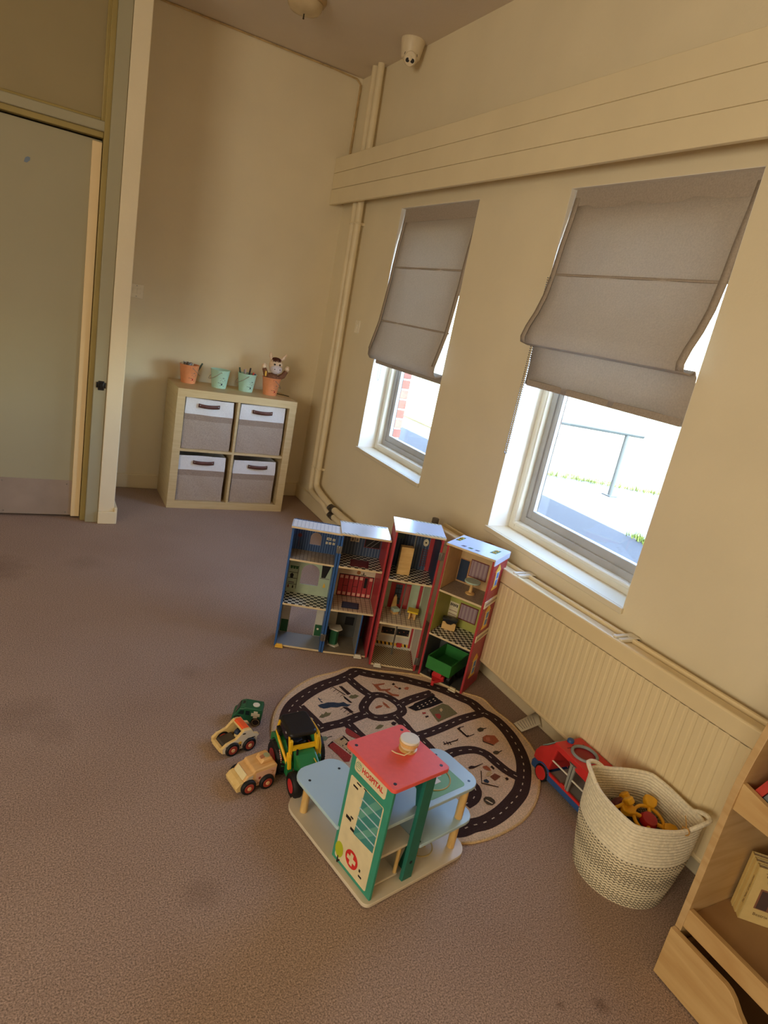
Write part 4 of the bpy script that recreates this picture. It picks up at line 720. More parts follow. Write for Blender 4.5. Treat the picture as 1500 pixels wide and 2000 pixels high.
fp('tree_crown', circ(.140, .058, .017, 20, .024), C('hospital_lime', (176, 184, 40), .45), .0007, .0014); fp('tree_trunk', [(.136, .006), (.142, .006), (.141, .022), (.131, .032), (.129, .029), (.136, .02)], INK, .0014, .002); fp('tree_trunk', [(.136, .02), (.141, .02), (.141, .038), (.138, .038)], INK, .0014, .002)
for a, b, w_, h_ in ((.128, .268, .02, .005), (.118, .284, .018, .004), (.092, .288, .012, .003), (.13, .166, .022, .009), (.118, .178, .011, .005), (.108, .146, .016, .008), (.05, .062, .006, .008), (.045, .048, .013, .005)):
    fp('brick_mark', [(a - w_ / 2, b), (a + w_ / 2, b), (a + w_ / 2, b + h_), (a - w_ / 2, b + h_)], INK, .0007, .0013)
build('tower_post', MB().box(.122, .158, 0, .012, .0165, .36), HDG, hp, BEV, smooth=0); build('tower_post', MB().box(.122, .158, .152, .164, .0165, .36), HDG, hp, BEV, smooth=0)
build('tower_wall', MB().prism([(.0121, .0165), (.05, .0165), (.036, .1), (.034, .2), (.05, .27), (.075, .295), (.1, .27), (.125, .2), (.128, .1), (.114, .0165), (.1519, .0165), (.1519, .36), (.0121, .36)], lambda a, b, h: Vector((h, a, b)), .15, .158), HDG, hp, BEV, smooth=0)
build('screw', MB().cyl((.14, -.001, .075), (.14, .001, .075), .005, n=12), SCREW, hp)
build('roof', MB().prism(rrect(-.006, .188, -.014, .188, .012), XY, .36, .3715), CORAL, hp, .0015)
for x, y in ((.012, .005), (.17, .005), (.17, .165), (.012, .165)): build('screw', MB().cyl((x, y, .371), (x, y, .3722), .0045, n=12), SCREW, hp)
wx, wy = .130, .094
build('winch', MB().lathe([(.0, .3715), (.024, .3715), (.025, .377), (.018, .379), (.018, .388), (.026, .39), (.027, .398), (.024, .4), (0, .4)], (wx, wy, 0), 30), BIRCH, hp, smooth=35)
build('winch_knob', MB().cyl((wx, wy, .3995), (wx, wy, .4065), .0262, n=30), mat('winch_cream', (226, 220, 206), .4, (30, .05)), hp, .002)
build('winch_string', MB().torus((wx, wy, .3815), .0195, .0018, n=30, k=6).torus((wx, wy, .385), .0195, .0018, n=30, k=6).tube([(wx - .012, wy - .022, .382), (wx - .03, wy - .02, .376), (wx - .042, wy + .0, .3735), (wx - .046, wy + .012, .3735)], .0016, 6), C('string_cream', (226, 206, 166), .8), hp)
# decks
build('deck', MB().prism(rrect(.0, .172, .158, .404, [.004, .004, .05, .05]), XY, .107, .117), PBLUE, hp, .0015)
build('deck', MB().prism([(.0145, .014)] + rrect(.1, .392, .014, .2, .045)[6:18] + [(.164, .2), (.164, .151), (.0145, .151)], XY, .216, .2265), PBLUE, hp, .0015)
build('deck', MB().prism(rrect(.160, .388, .0, .196, [.006, .045, .045, .006]), XY, .110, .120), PBLUE, hp, .0015)
for x, y in ((.03, .345), (.14, .35), (.17, .012), (.36, .04), (.35, .17)): build('screw', MB().cyl((x, y, .117 if y > .2 else .1265 if x < .2 else .2263), (x, y, .1178 if y > .2 else .1275 if x < .2 else .2272), .0042, n=10) if not (x == .17) else MB().cyl((x, y, .1198), (x, y, .1208), .004, n=10), SCREW, hp)
for x, y, z0, z1 in ((.022, .338, .0165, .107), (.14, .345, .0165, .107), (.335, .026, .0165, .110), (.335, .026, .120, .216), (.335, .17, .0165, .11), (.335, .17, .12, .216)):
    build('leg', MB().cyl((x, y, z0), (x, y, z1), .0115, n=20), BIRCH, hp, .0008)
build('helipad_print', MB().prism(rrect(.196, .340, .032, .175, .012), XY, .2265, .2270), C('helipad_green', (110, 166, 92), .4), hp, smooth=0)
build('helipad_ring', MB().torus((.268, .104, .2271), .056, .0025, n=40, k=4), C('helipad_sand', (206, 186, 120), .4), hp)
build('helipad_cross', MB().prism([(.268 + x, .104 + y) for x, y in ((-.012, -.03), (.012, -.03), (.012, -.012), (.03, -.012), (.03, .012), (.012, .012), (.012, .03), (-.012, .03), (-.012, .012), (-.03, .012), (-.03, -.012), (-.012, -.012))], XY, .2270, .2276), WHITE, hp, smooth=0)
build('helipad_heart', MB().prism(circ(.268, .104, .007, 12), XY, .2276, .228), C('helipad_magenta', (176, 50, 96), .4), hp, smooth=0)
build('parking_mark', MB().torus((.25, .075, .0168), .042, .0022, n=36, k=4).tube([(.225, .05, .0168), (.275, .1, .0168)], .002, 4).tube([(.235, .09, .0168), (.265, .06, .0168)], .002, 4), C('parking_sand', (206, 184, 124), .5), hp)
# lift cabin hanging in the tower
lift = build('lift_cabin', MB().box(.026, .120, .02, .146, .024, .031), PWHITE, hp, BEV, smooth=0)
build('lift_roof', MB().box(.026, .148, .012, .146, .126, .134), PWHITE, lift, BEV, smooth=0)
for x, y in ((.114, .026), (.114, .138), (.034, .138)): build('lift_post', MB().cyl((x, y, .031), (x, y, .126), .0055, n=12), BIRCH, lift)
build('lift_string', MB().cyl((.08, .09, .134), (.08, .09, .36), .001, n=6), C('string_cream', (226, 206, 166), .8), lift)
build('screw', MB().cyl((.142, .018, .1335), (.142, .018, .1346), .0035, n=10), SCREW, lift)
build('lift_support', MB().box(.03, .116, .03, .14, .0165, .024), PWHITE, hp, BEV, smooth=0)
# ============================================================ STORAGE CUBE, BOXES, BUCKETS
BIR = wood('birch_veneer', (212, 190, 146), (200, 176, 130), 5, (1.2, 1, 14)); EX, EY = -1.056, -.414
t = thing('cube_shelf', 'pale birch cube shelf unit with four compartments against the back wall', 'shelf unit', (EX, EY, 0))
build('side_board', MB().box(0, .05, 0, .39, .05, .74), BIR, t, .001); build('side_board', MB().box(.74, .79, 0, .39, .05, .74), BIR, t, .001)
build('top_board', MB().box(0, .79, 0, .39, .74, .79), BIR, t, .001); build('bottom_board', MB().box(0, .79, 0, .39, 0, .05), BIR, t, .001)
build('upright_divider', MB().box(.387, .403, .004, .39, .05, .74), BIR, t, .0008); build('middle_shelf', MB().box(.05, .387, .004, .39, .387, .403), BIR, t, .0008); build('middle_shelf', MB().box(.403, .74, .004, .39, .387, .403), BIR, t, .0008)
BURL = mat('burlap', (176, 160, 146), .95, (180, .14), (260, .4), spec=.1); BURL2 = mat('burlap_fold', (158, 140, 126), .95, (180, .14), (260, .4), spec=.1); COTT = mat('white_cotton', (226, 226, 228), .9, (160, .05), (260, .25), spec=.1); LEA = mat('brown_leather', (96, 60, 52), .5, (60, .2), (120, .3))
def fabric_box(x0, z0, w, h, label, seed):
    r = random.Random(seed); d = .34; n = 14
    t = thing('fabric_box', label, 'storage box', (x0 + w / 2 + EX, EY + .012, z0), group='fabric boxes in the cube shelf')
    zc = h * .70; ph = [r.uniform(0, 6) for _ in range(6)]
    def f(u, zz, y=0):   # cloth front: slight bulge and creases
        k = math.sin(PI * (u / w + .5)) * math.sin(PI * min(1, zz / h + .06))
        return -.006 * k + .0025 * math.sin(28 * u + ph[0] + 9 * zz) * (1 - zz / h) + .002 * math.sin(40 * (u + zz * .8) + ph[1])
    def sheet(z_a, z_b, off, rows):
        P = []
        for j in range(rows + 1):
            zz = z_a + (z_b - z_a) * j / rows; row = []
            sq = .004 * math.sin(PI * zz / h + ph[2]) - (.010 if zz > zc else 0) * ((zz - zc) / (h - zc) if zz > zc else 0) * r.uniform(.6, .9)
            for k in range(n + 1): u = -w / 2 + w * k / n; row.append((u * (1 - abs(sq) / w), f(u, zz) - off + .012, zz + .003 * math.sin(9 * u + ph[3]) * zz / h))
            a = row[-1]; b = row[0]
            row += [(a[0], .012 + d * q / 4, zz) for q in range(1, 5)] + [(a[0] + (b[0] - a[0]) * q / 4, .012 + d, zz) for q in range(1, 4)] + [(b[0], .012 + d * (4 - q) / 4, zz) for q in range(0, 4)]
            P.append(row)
        return MB().grid(P, closed=True)
    build('body', sheet(0, zc, 0, 9), BURL, t, smooth=70); build('base', MB().box(-w / 2 + .004, w / 2 - .004, .016, .35, 0, .003), BURL, t)
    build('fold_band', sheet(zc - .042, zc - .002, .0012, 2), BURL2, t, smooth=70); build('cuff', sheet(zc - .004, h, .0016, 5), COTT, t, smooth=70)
    hz_ = zc + (h - zc) * .58; hx = r.uniform(-.008, .02)
    P = [[(hx + s * .068, f(hx + s * .068, hz_) + .006 - .011 * (1 - s * s) ** .7 - .0005 - .002, hz_ + q - .004 * (1 - s * s)) for q in (-.012, .012)] for s in [k / 6 - 1 for k in range(13)]]
    build('handle', MB().grid(P), LEA, t, smooth=60, solid=.003)
    for s in (-.058, .058): build('rivet', MB().ball((hx + s, f(hx + s, hz_) - .002, hz_), (.004, .003, .004), 8, 4), METAL, t)
    return t
fabric_box(.054, .051, .305, .305, 'white banded burlap box in the lower row nearer the door', 1)
fabric_box(.412, .051, .300, .300, 'white banded burlap box in the lower row nearer the pipes', 2)
fabric_box(.056, .404, .315, .330, 'white banded burlap box in the upper row nearer the door', 3)
fabric_box(.41, .404, .315, .328, 'white banded burlap box in the upper row nearer the pipes', 4)
PEACH = C('bucket_peach', (236, 158, 112), .35); MINTB = C('bucket_mint', (186, 226, 210), .35)
WIRE = C('bucket_wire', (170, 160, 150), .3, metal=.6)
def bucket(x, y, m, label, h=.12, rt=.064, rb=.046, hs_=-1):
    t = thing('tin_bucket', label, 'bucket', (x, y, .79), 0, 'small tin buckets on the cube shelf')
    build('pail', MB().lathe([(0, .001), (rb, 0), (rb + .001, .004), (rt - .001, h - .003), (rt + .002, h), (rt - .001, h + .001), (rt - .004, h - .004), (rb - .003, .005), (0, .005)], n=32), m, t, smooth=50)
    build('handle', MB().tube([(hs_ * (.006 + (rt + .002) * math.sin(a)), (rt + .003) * math.cos(a), h - .012 - .055 * math.sin(a)) for a in [PI * k / 14 for k in range(15)]], .0018, 6), WIRE, t)
    for s in (-1, 1): build('handle_ear', MB().ball((0, s * (rt - .001), h - .014), (.006, .004, .006), 8, 6), m, t)
    def dec(name, pts, mm, k=0):   # print wrapped onto the pail front
        build(name, MB().flat([(math.sin(a) * (rb + (rt - rb) * z / h + .0008 + k), -math.cos(a) * (rb + (rt - rb) * z / h + .0008 + k), z) for a, z in pts]), mm, t, smooth=0)
    return t, dec
B = [bucket(-.945, -.135, PEACH, 'peach tin bucket of papers at the end nearer the door', hs_=1), bucket(-.752, -.185, MINTB, 'empty mint tin bucket second from the door end'),
     bucket(-.57, -.193, MINTB, 'mint tin bucket holding felt pens'), bucket(-.407, -.222, PEACH, 'peach tin bucket holding the donkey puppet', hs_=1)]
for i, (t, dec) in enumerate(B):
    a0 = .35 if i != 1 else .1
    dec('bug_print', [(a0 + .10 * math.cos(q), .028 + .007 * math.sin(q)) for q in [2 * PI * k / 10 for k in range(10)]], C('print_ladybird', (176, 44, 40), .5) if i in (0, 3) else NAVY)
    dec('bug_print', [(a0 - .02, .036), (a0 + .03, .036), (a0 + .03, .04), (a0 - .02, .04)], INK, .0002); dec('line_print', [(a0 - .5, .036), (a0 - .12, .034), (a0 - .12, .037), (a0 - .5, .039)], INK)
    dec('line_print', [(a0 - .2, .018), (a0 + .3, .016), (a0 + .3, .020), (a0 - .2, .022)], INK)
    for k in range(6): dec('trail_print', [(a0 - .25 + .12 * k, .05 + .006 * math.sin(k * 1.7)), (a0 - .21 + .12 * k, .05 + .006 * math.sin(k * 1.7)), (a0 - .19 + .12 * k, .056 + .006 * math.sin(k * 1.7)), (a0 - .23 + .12 * k, .056 + .006 * math.sin(k * 1.7))], GREYP)
    dec('wing_print', [(a0 - .3, .07), (a0 + .1, .074), (a0 + .25, .068), (a0 + .05, .066)], GREYP if i in (0, 3) else NAVY)
def pen(bk, dx, dy, lean, az, ln, m, label, cap=None):
    t = thing('felt_pen', label, 'pen', (bk[0].location.x + dx, bk[0].location.y + dy, .797), (0, 0, 0), 'felt pens in the tin buckets')
    d = Vector((math.sin(lean) * math.cos(az), math.sin(lean) * math.sin(az), math.cos(lean)))
    build('barrel', MB().cyl((0, 0, 0), d * ln * .72, .0055, n=12), m, t); build('cap', MB().cyl(d * ln * .70, d * ln, .0062, .0052, 12), cap or m, t, .001)
pc = lambda n, c: C('pen_' + n, c, .4)
for dx, dy, le, az, ln, n, c in ((-.025, 0, .22, 2.9, .15, 'dark green', (34, 70, 56)), (.004, .01, .12, .3, .152, 'black', (26, 26, 30)), (.014, -.01, .2, .0, .128, 'red', (206, 60, 44)), (.02, .01, .25, .4, .125, 'purple', (88, 70, 140)), (.026, -.002, .24, .1, .12, 'blue', (50, 62, 130)), (-.008, .018, .1, 1.6, .14, 'pale pink', (214, 176, 170)), (-.012, -.012, .12, 2.4, .138, 'grey', (150, 140, 136))):
    pen(B[2], dx, dy, le, az, ln, pc(n.replace(' ', '_'), c), '%s felt pen standing in the mint bucket' % n)
pen(B[0], .02, .005, .45, .0, .145, pc('bottle_green', (56, 76, 66)), 'bottle green felt pen leaning in the peach bucket of papers')
t = thing('paper_bundle', 'crumpled grey and white papers in the peach bucket nearer the door', 'paper', (B[0][0].location.x - .012, B[0][0].location.y, .797))
for k in range(6):
    a = k * 1.05; P = [[(.03 * math.cos(a) * (.3 + j * .25) + .012 * math.sin(i * 2.1 + k) - .004, .024 * math.sin(a) * (.3 + j * .25) + .012 * (i - 1), .02 + j * .034 + .006 * math.sin(3 * i + k)) for i in range(4)] for j in range(4)]
    build('sheet', MB().grid(P), (WHITE, GREYP, C('paper_blue', (150, 160, 176), .7))[k % 3], t, smooth=60, solid=.0008)
# donkey hand puppet peeping out of the last bucket
t = thing('donkey_puppet', 'brown plush donkey puppet with raised arms in a peach bucket', 'soft toy', (-.407, -.222, .797))
FUR = mat('plush_brown', (132, 92, 70), .95, (90, .2), (200, .8), spec=.1); FACE = mat('plush_cream', (232, 206, 178), .95, (90, .08), (200, .6), spec=.1); MUZ = mat('plush_lilac', (214, 204, 208), .95, (90, .05), (200, .6), spec=.1); HAIR = mat('plush_dark', (84, 50, 42), .95, (90, .2), (200, .8), spec=.1)
hx, hz_ = .012, .168
build('body', MB().lathe([(0, 0), (.038, .004), (.042, .06), (.05, .105), (.052, .125), (.03, .14), (0, .145)], n=20), FUR, t, smooth=70)
build('head', MB().ball((hx, -.01, hz_ + .03), (.047, .036, .05), 20, 14), FACE, t, smooth=80)
build('muzzle', MB().ball((hx, -.03, hz_ + .005), (.042, .03, .032), 20, 12), MUZ, t, smooth=80)
hair = MB().ball((hx, -.004, hz_ + .068), (.034, .030, .016), 16, 10)
for k in range(5): hair.cyl((hx - .024 + k * .011, -.028, hz_ + .072), (hx - .028 + k * .012, -.040, hz_ + .058 - .003 * (k % 2)), .008, .003, 8)
build('hair', hair, HAIR, t, smooth=70)
for s in (-1, 1):
    build('eye', MB().ball((hx + s * .018, -.0445, hz_ + .039), .0065, 10, 8), BLACK, t); build('nostril', MB().ball((hx + s * .018, -.058, hz_ + .008), .0035, 8, 6), BLACK, t)
    e = build('ear', MB().tube([(hx + s * .03, .0, hz_ + .066), (hx + s * (.04 if s < 0 else .055), .0, hz_ + .088), (hx + s * (.043 if s < 0 else .07), -.002, hz_ + .112)], [.010, .013, .006], 10), FACE, t, smooth=70)
    build('arm', MB().tube([(s * .03, 0, .105), (hx + s * .062, -.012, .135), (hx + s * .078, -.016, .168)], [.02, .018, .015], 10), FUR, t, smooth=70)
    build('hand', MB().ball((hx + s * .084, -.018, .186), (.016, .014, .018), 12, 8).ball((hx + s * .07, -.026, .188), (.006, .006, .008), 8, 6), FACE, t, smooth=80)
build('arm_patch', MB().box(-.062, -.05, -.034, -.028, .12, .155), YEL, t, .002, label='yellow patch on one arm')
t = thing('cable', 'thin dark cable end lying beside the puppet bucket', 'cable', (-.33, -.16, .79))
build('lead', MB().tube([(0, .03, .003), (.02, 0, .003), (.05, -.02, .003), (.07, -.05, .003)], .0025, 6), BLACK, t)

# ============================================================ TOY VEHICLES
def wheel(par, x, y, r, w, tyre, hub, side, hubr=.6, pin=None):
    wh = build('wheel', MB().lathe([(r * .55, -w / 2), (r * .9, -w / 2), (r, -w * .3), (r, w * .3), (r * .9, w / 2), (r * .55, w / 2)], (x, y, r), 28, Matrix.Rotation(PI / 2, 4, 'X')), tyre, par, smooth=40)
    build('hub', MB().cyl((x, y - w * .53, r), (x, y + w * .53, r), r * hubr, n=24), hub, wh, .001)
    if pin: build('axle_cap', MB().cyl((x, y, r), (x, y + side * (w * .53 + .002), r), r * .27, n=14), pin, wh, .001)
    return wh
TYRE = C('tyre_black', (22, 21, 22), .6); REDW = wood('wheel_red_wood', (176, 70, 50), (150, 54, 40), 20, (4, 4, 4)); PIN = wood('axle_wood', (232, 190, 140), (212, 166, 112), 20, (4, 4, 4)); MAPLE = wood('maple', (236, 208, 146), (220, 186, 118), 9, (1, 6, 6)); CARW = mat('car_white', (226, 216, 196), .45, (20, .03))
# white police car: two painted side plates, open cockpit, orange light block
t = thing('toy_car', 'white wooden toy car with an orange roof block and open cockpit', 'toy car', (-1.226, -2.8415, 0), 194)
prof = [(-.060, .018), (-.060, .046), (-.066, .050), (-.062, .057), (-.046, .062), (-.034, .080), (-.006, .083), (.02, .056), (.052, .047), (.068, .034), (.066, .016), (.052, .012), (.046, .026), (.031, .034), (.014, .026), (.008, .014), (-.008, .014), (-.014, .026), (-.031, .034), (-.046, .026), (-.05, .018)]
for s in (-1, 1):
    build('side_plate', MB().prism(prof, XZ, s * .033 - .005, s * .033 + .005), MAPLE, t, .001, smooth=0)
    build('side_paint', MB().prism([(x * .965, .04 + (z - .04) * .95) for x, z in prof], XZ, s * .0381, s * .0388) if s > 0 else MB().prism([(x * .965, .04 + (z - .04) * .95) for x, z in prof], XZ, -.0388, -.0381), CARW, t, smooth=0)
    y = s * .0392
    build('print_line', MB().box(-.05, -.022, y - .0004, y + .0004, .046, .049), INK, t); build('print_line', MB().box(-.012, -.002, y - .0004, y + .0004, .069, .073), INK, t); build('print_line', MB().box(.0, .004, y - .0004, y + .0004, .028, .034), INK, t)
    build('crest_print', MB().prism(circ(.004, .04, .006, 12), XZ, y - .0004, y + .0004), YEL, t)
    build('fender_print', MB().prism([(.016, .026), (.048, .026), (.056, .038), (.044, .043), (.02, .043)], XZ, y - .0004, y + .0004), C('fender_dark', (48, 46, 50), .5), t)
build('body_block', MB().prism([(-.058, .02), (-.058, .052), (-.05, .058), (-.034, .06), (-.02, .03), (.0, .03), (.004, .04), (.05, .034), (.06, .022), (.06, .016)], XZ, -.0255, .0255), C('car_charcoal', (74, 68, 62), .5), t, .001, smooth=0)
build('roof_back', MB().prism([(-.058, .05), (-.04, .062), (-.034, .078), (-.026, .078), (-.03, .058), (-.05, .048)], XZ, -.028, .028), CARW, t, smooth=0); build('roof_block', MB().prism([(-.03, .066), (-.03, .083), (-.008, .084), (-.002, .077), (-.008, .066)], XZ, -.028, .028), MAPLE, t, smooth=0)
build('light_block', MB().prism([(-.029, .083), (-.027, .0865), (-.009, .087), (-.004, .080), (-.008, .0835)], XZ, -.0275, .0275), C('light_orange', (244, 96, 48), .4), t, .001, smooth=0)
build('driver', MB().cyl((-.006, 0, .03), (-.006, 0, .046), .010, n=14).ball((-.006, 0, .05), .0105, 14, 10), MAPLE, t); build('driver_hat', MB().lathe([(.0112, .05), (.0112, .056), (.007, .062), (0, .063)], (-.006, 0, 0), 14), NAVY, t, smooth=50)
build('nose_block', MB().box(.056, .068, -.028, .028, .014, .030), MAPLE, t, .002)
for x in (-.031, .031):
    for s in (-1, 1): wheel(t, x, s * .0365, .0245, .019, TYRE, REDW, s, .64, PIN)
# ice cream truck
t = thing('toy_truck', 'natural wood toy ice cream truck with a cone on the roof', 'toy truck', (-1.220, -3.022, 0), 191)
tb = [(-.062, .016), (-.064, .07), (-.056, .082), (-.012, .082), (-.010, .088), (.002, .088), (.012, .080), (.016, .066), (.036, .061), (.048, .044), (.060, .040), (.070, .028), (.066, .012), (.05, .012), (.045, .026), (.031, .034), (.015, .026), (.008, .014), (-.01, .014), (-.015, .026), (-.031, .034), (-.047, .026), (-.05, .014)]
tb = [(x, z) for x, z in tb if x != .002 or True]
build('cab_and_box', MB().prism([(-.062, .016), (-.064, .072), (-.058, .080), (.012, .074), (.016, .066), (.034, .061), (.046, .045), (.058, .041), (.070, .028), (.066, .012), (.05, .012), (.045, .026), (.031, .034), (.015, .026), (.008, .014), (-.01, .014), (-.015, .026), (-.031, .034), (-.047, .026), (-.05, .014)], XZ, -.036, .036), wood('truck_beech', (232, 190, 132), (214, 166, 106), 9, (1, 6, 6)), t, .003, smooth=0)
build('roof_hatch', MB().prism([(-.058, .0795), (-.05, .0925), (-.022, .0905), (-.014, .0765)], XZ, -.02, .02), wood('truck_beech', (0, 0, 0), (0, 0, 0)), t, .003, smooth=0)
build('nose', MB().prism([(.047, .0455), (.0585, .0415), (.0705, .028), (.0665, .0125), (.052, .0125)], XZ, -.0365, .0365), MAPLE, t, .002, smooth=0); build('windscreen', MB().prism([(.0345, .0615), (.0365, .0625), (.0485, .0462), (.0465, .0452)], XZ, -.028, .028), C('screen_cream', (236, 222, 176), .5), t, smooth=0)
PKW = C('truck_pink', (222, 176, 148), .5)
for s in (-1, 1):
    y0, y1 = sorted((s * .0362, s * .0368)); y2, y3 = sorted((s * .0368, s * .0373))
    build('box_print', MB().prism([(-.06, .034), (-.061, .068), (.008, .064), (.006, .02), (-.006, .018), (-.016, .032), (-.031, .038), (-.046, .032)], XZ, y0, y1), PKW, t, smooth=0)
    for u, z in ((-.052, .055), (-.05, .05), (-.046, .058), (-.002, .028), (.0, .024)): build('print_mark', MB().box(u - .003, u + .003, y2, y3, z - .001, z + .001), C('print_brown', (168, 108, 60), .5), t)
    for u, z in ((.024, .042), (-.006, .044)): build('print_mark', MB().prism(circ(u, z, .0045, 12), XZ, y2, y3), C('print_redbrown', (150, 60, 50), .5), t)
    build('side_window', MB().prism([(.018, .048), (.018, .06), (.032, .057), (.040, .046)], XZ, y0, y1), C('truck_glass', (196, 188, 168), .4), t)
RT = Matrix.Translation((-.038, 0, .0932)) @ Matrix.Rotation(.0, 4, 'Y')
build('scoop_print', MB().cyl((-.040, .003, .088), (-.040, .003, .0936), .010, n=20), C('scoop_mint', (172, 182, 148), .5), t)
build('cone_print', MB().prism([(-.035, -.004), (-.03, .010), (-.016, .012), (-.017, .0)], XY, .0905, .0932), C('cone_brown', (190, 128, 92), .5), t, smooth=0)
for x in (-.031, .031):
    for s in (-1, 1): wheel(t, x, s * .0375, .0245, .019, TYRE, REDW, s, .64, PIN)
# green ambulance van
VG = C('van_green', (34, 92, 62), .4)
t = thing('toy_van', 'small dark green toy van with a white cross on its side', 'toy van', (-1.146, -2.716, 0), 155)
build('body', MB().prism([(-.048, .012), (-.05, .058), (-.046, .068), (.012, .070), (.016, .066), (.03, .064), (.042, .042), (.052, .034), (.054, .012), (.042, .012), (.036, .024), (.026, .024), (.02, .012), (-.02, .012), (-.025, .024), (-.036, .024), (-.041, .012)], XZ, -.028, .028), VG, t, .004, smooth=0)
build('cab_roof', MB().prism([(.012, .066), (.012, .0715), (.028, .0665), (.030, .063)], XZ, -.024, .024), VG, t, .001, smooth=0); build('windscreen', MB().prism([(.0305, .063), (.0325, .0632), (.0432, .0435), (.0413, .0425)], XZ, -.022, .022), C('van_glass', (30, 44, 44), .15), t, smooth=0)
build('roof_window', MB().box(.014, .024, -.012, .004, .068, .0705), C('van_glass', (30, 44, 44), .15), t, .001)
for s in (-1, 1):
    y0, y1 = sorted((s * .0282, s * .0292))
    build('cross', MB().prism([(-.042 + x, .046 + z) for x, z in ((.0, -.006), (.008, -.006), (.008, -.014), (.022, -.014), (.022, -.006), (.03, -.006), (.03, .006), (.022, .006), (.022, .014), (.008, .014), (.008, .006), (.0, .006))], XZ, y0, y1), C('van_white', (226, 218, 196), .5), t, .0003, smooth=0)
    build('side_window', MB().prism([(.014, .042), (.014, .058), (.026, .057), (.034, .042)], XZ, y0, y1), C('van_glass', (30, 44, 44), .15), t, smooth=0); build('side_window', MB().prism([(-.006, .042), (-.006, .058), (.008, .058), (.008, .042)], XZ, y0, y1), C('van_glass', (30, 44, 44), .15), t, smooth=0)
build('roof_disc', MB().cyl((-.024, .003, .068), (-.024, .003, .0712), .012, n=24), WHITE, t)
for x in (-.031, .031):
    for s in (-1, 1):
        w_ = wheel(t, x, s * .023, .0175, .014, TYRE, C('van_hub', (52, 40, 34), .5), s, .62); build('rim_line', MB().torus((x, s * .0305, .0175), .0125, .0008, (0, 1, 0), 24, 4), C('rim_gold', (196, 172, 128), .4), w_)
# tractor
TG = C('tractor_green', (38, 120, 66), .35); TY = C('tractor_yellow', (240, 188, 34), .35); TB = C('tractor_black', (24, 22, 24), .45); TRD = C('tractor_red', (206, 44, 48), .4)
tx, ty, th = -1.058, -2.978, -90
t = thing('toy_tractor', 'large green toy tractor with yellow cab frame and black roof', 'toy tractor', (tx, ty, 0), (math.radians(4.5), 0, math.radians(th)))
# local: +x forward, +y = left; rear axle at x=0
build('hood', MB().prism([(.05, .045), (.05, .112), (.08, .108), (.135, .088), (.148, .074), (.148, .05)], XZ, -.034, .034), TG, t, .006, smooth=0)
build('chassis', MB().box(-.04, .14, -.022, .022, .03, .055), TB, t, .004)
build('cab_floor', MB().box(-.05, .055, -.046, .046, .055, .075), TB, t, .003); build('seat', MB().box(-.03, .005, -.018, .018, .075, .1).box(-.04, -.028, -.018, .018, .075, .13), TB, t, .004); build('steering_wheel', MB().torus((.03, 0, .115), .014, .0025, (-.6, 0, 1), 20, 6).cyl((.045, 0, .09), (.03, 0, .115), .003, n=8), TB, t)
for s in (-1, 1):
    build('mudguard', MB().prism([(-.064, .06), (-.06, .105), (-.03, .122), (.01, .118), (.04, .095), (.056, .055), (.046, .05), (.03, .085), (.004, .104), (-.024, .106), (-.046, .092), (-.054, .06)], XZ, *sorted((s * .042, s * .07))), TG, t, .004, smooth=0)
    build('step', MB().prism([(.05, .028), (.074, .03), (.07, .075), (.05, .085)], XZ, *sorted((s * .036, s * .058))), TG, t, .003, smooth=0)
    y = s * .045
    build('cab_pillar', MB().tube([(.054, y, .074), (.047, y * .98, .11), (.036, y * .95, .150)], .0038, 6), TY, t); build('cab_pillar', MB().tube([(-.052, y, .095), (-.058, y * .97, .13), (-.048, y * .95, .150)], .0038, 6), TY, t)
    build('door_frame_bar', MB().tube([(-.05, y, .15), (-.028, s * .062, .130), (.012, s * .066, .124), (.04, s * .062, .102), (.062, s * .054, .07)], .0045, 8), TY, t)
    wheel(t, 0, s * .063, .053, .036, TYRE, TRD, s, .55); wheel(t, .125, s * .05, .040, .026, TYRE, TRD, s, .55)
    lug = MB()
    for k in range(18):
        a = 2 * PI * k / 18; T = Matrix.Translation((0, s * .063, .053)) @ Matrix.Rotation(a, 4, 'Y'); lug.box(-.004, .004, -.016, .016, .0515, .0548, T @ Matrix.Rotation(.5 * (1 if k % 2 else -1), 4, 'Z'))
    build('tyre_lugs', lug, TYRE, t, smooth=0, kind='stuff')
build('front_frame', MB().box(.05, .061, -.045, .045, .112, .124), TY, t); build('front_pillar', MB().box(.05, .062, -.050, -.038, .07, .150), TY, t, .003); build('front_pillar', MB().box(.05, .062, .038, .050, .07, .150), TY, t, .003); build('arm_bracket', MB().prism([(.055, .055), (.078, .058), (.07, .1), (.055, .108)], XZ, -.056, -.044), TY, t, .002, smooth=0)
build('hazard_plate', MB().prism([(.02, .075), (.052, .06), (.056, .09), (.03, .105)], XZ, -.0712, -.0702), stripes('tractor_hazard', (226, 220, 206), (196, 50, 44), 120, (1, 0, -1), .5), t, smooth=0)
build('cab_roof', MB().prism(rrect(-.062, .050, -.047, .047, .016), XY, .148, .164), TB, t, .007, smooth=40); build('mirror', MB().box(-.03, -.004, -.064, -.052, .125, .148).cyl((-.017, -.058, .125), (-.017, -.044, .115), .003, n=6), TB, t, .003)
build('rear_hitch', MB().box(-.075, -.04, -.02, .02, .03, .05), TB, t, .003); build('exhaust', MB().cyl((.075, -.028, .1), (.075, -.028, .125), .004, n=8), TB, t); build('hood_line', MB().box(.085, .12, .018, .021, .1005, .1015), YEL, t)
# red and blue bus
BR = C('bus_red', (206, 48, 46), .35); BB = C('bus_blue', (48, 82, 136), .4); BG = C('bus_grey', (150, 148, 138), .45); BGL = C('bus_glass', (132, 168, 166), .2)
t = thing('toy_bus', 'red and blue open sided toy bus with a round roof hole', 'toy bus', (-.176, -3.36, 0), 90)
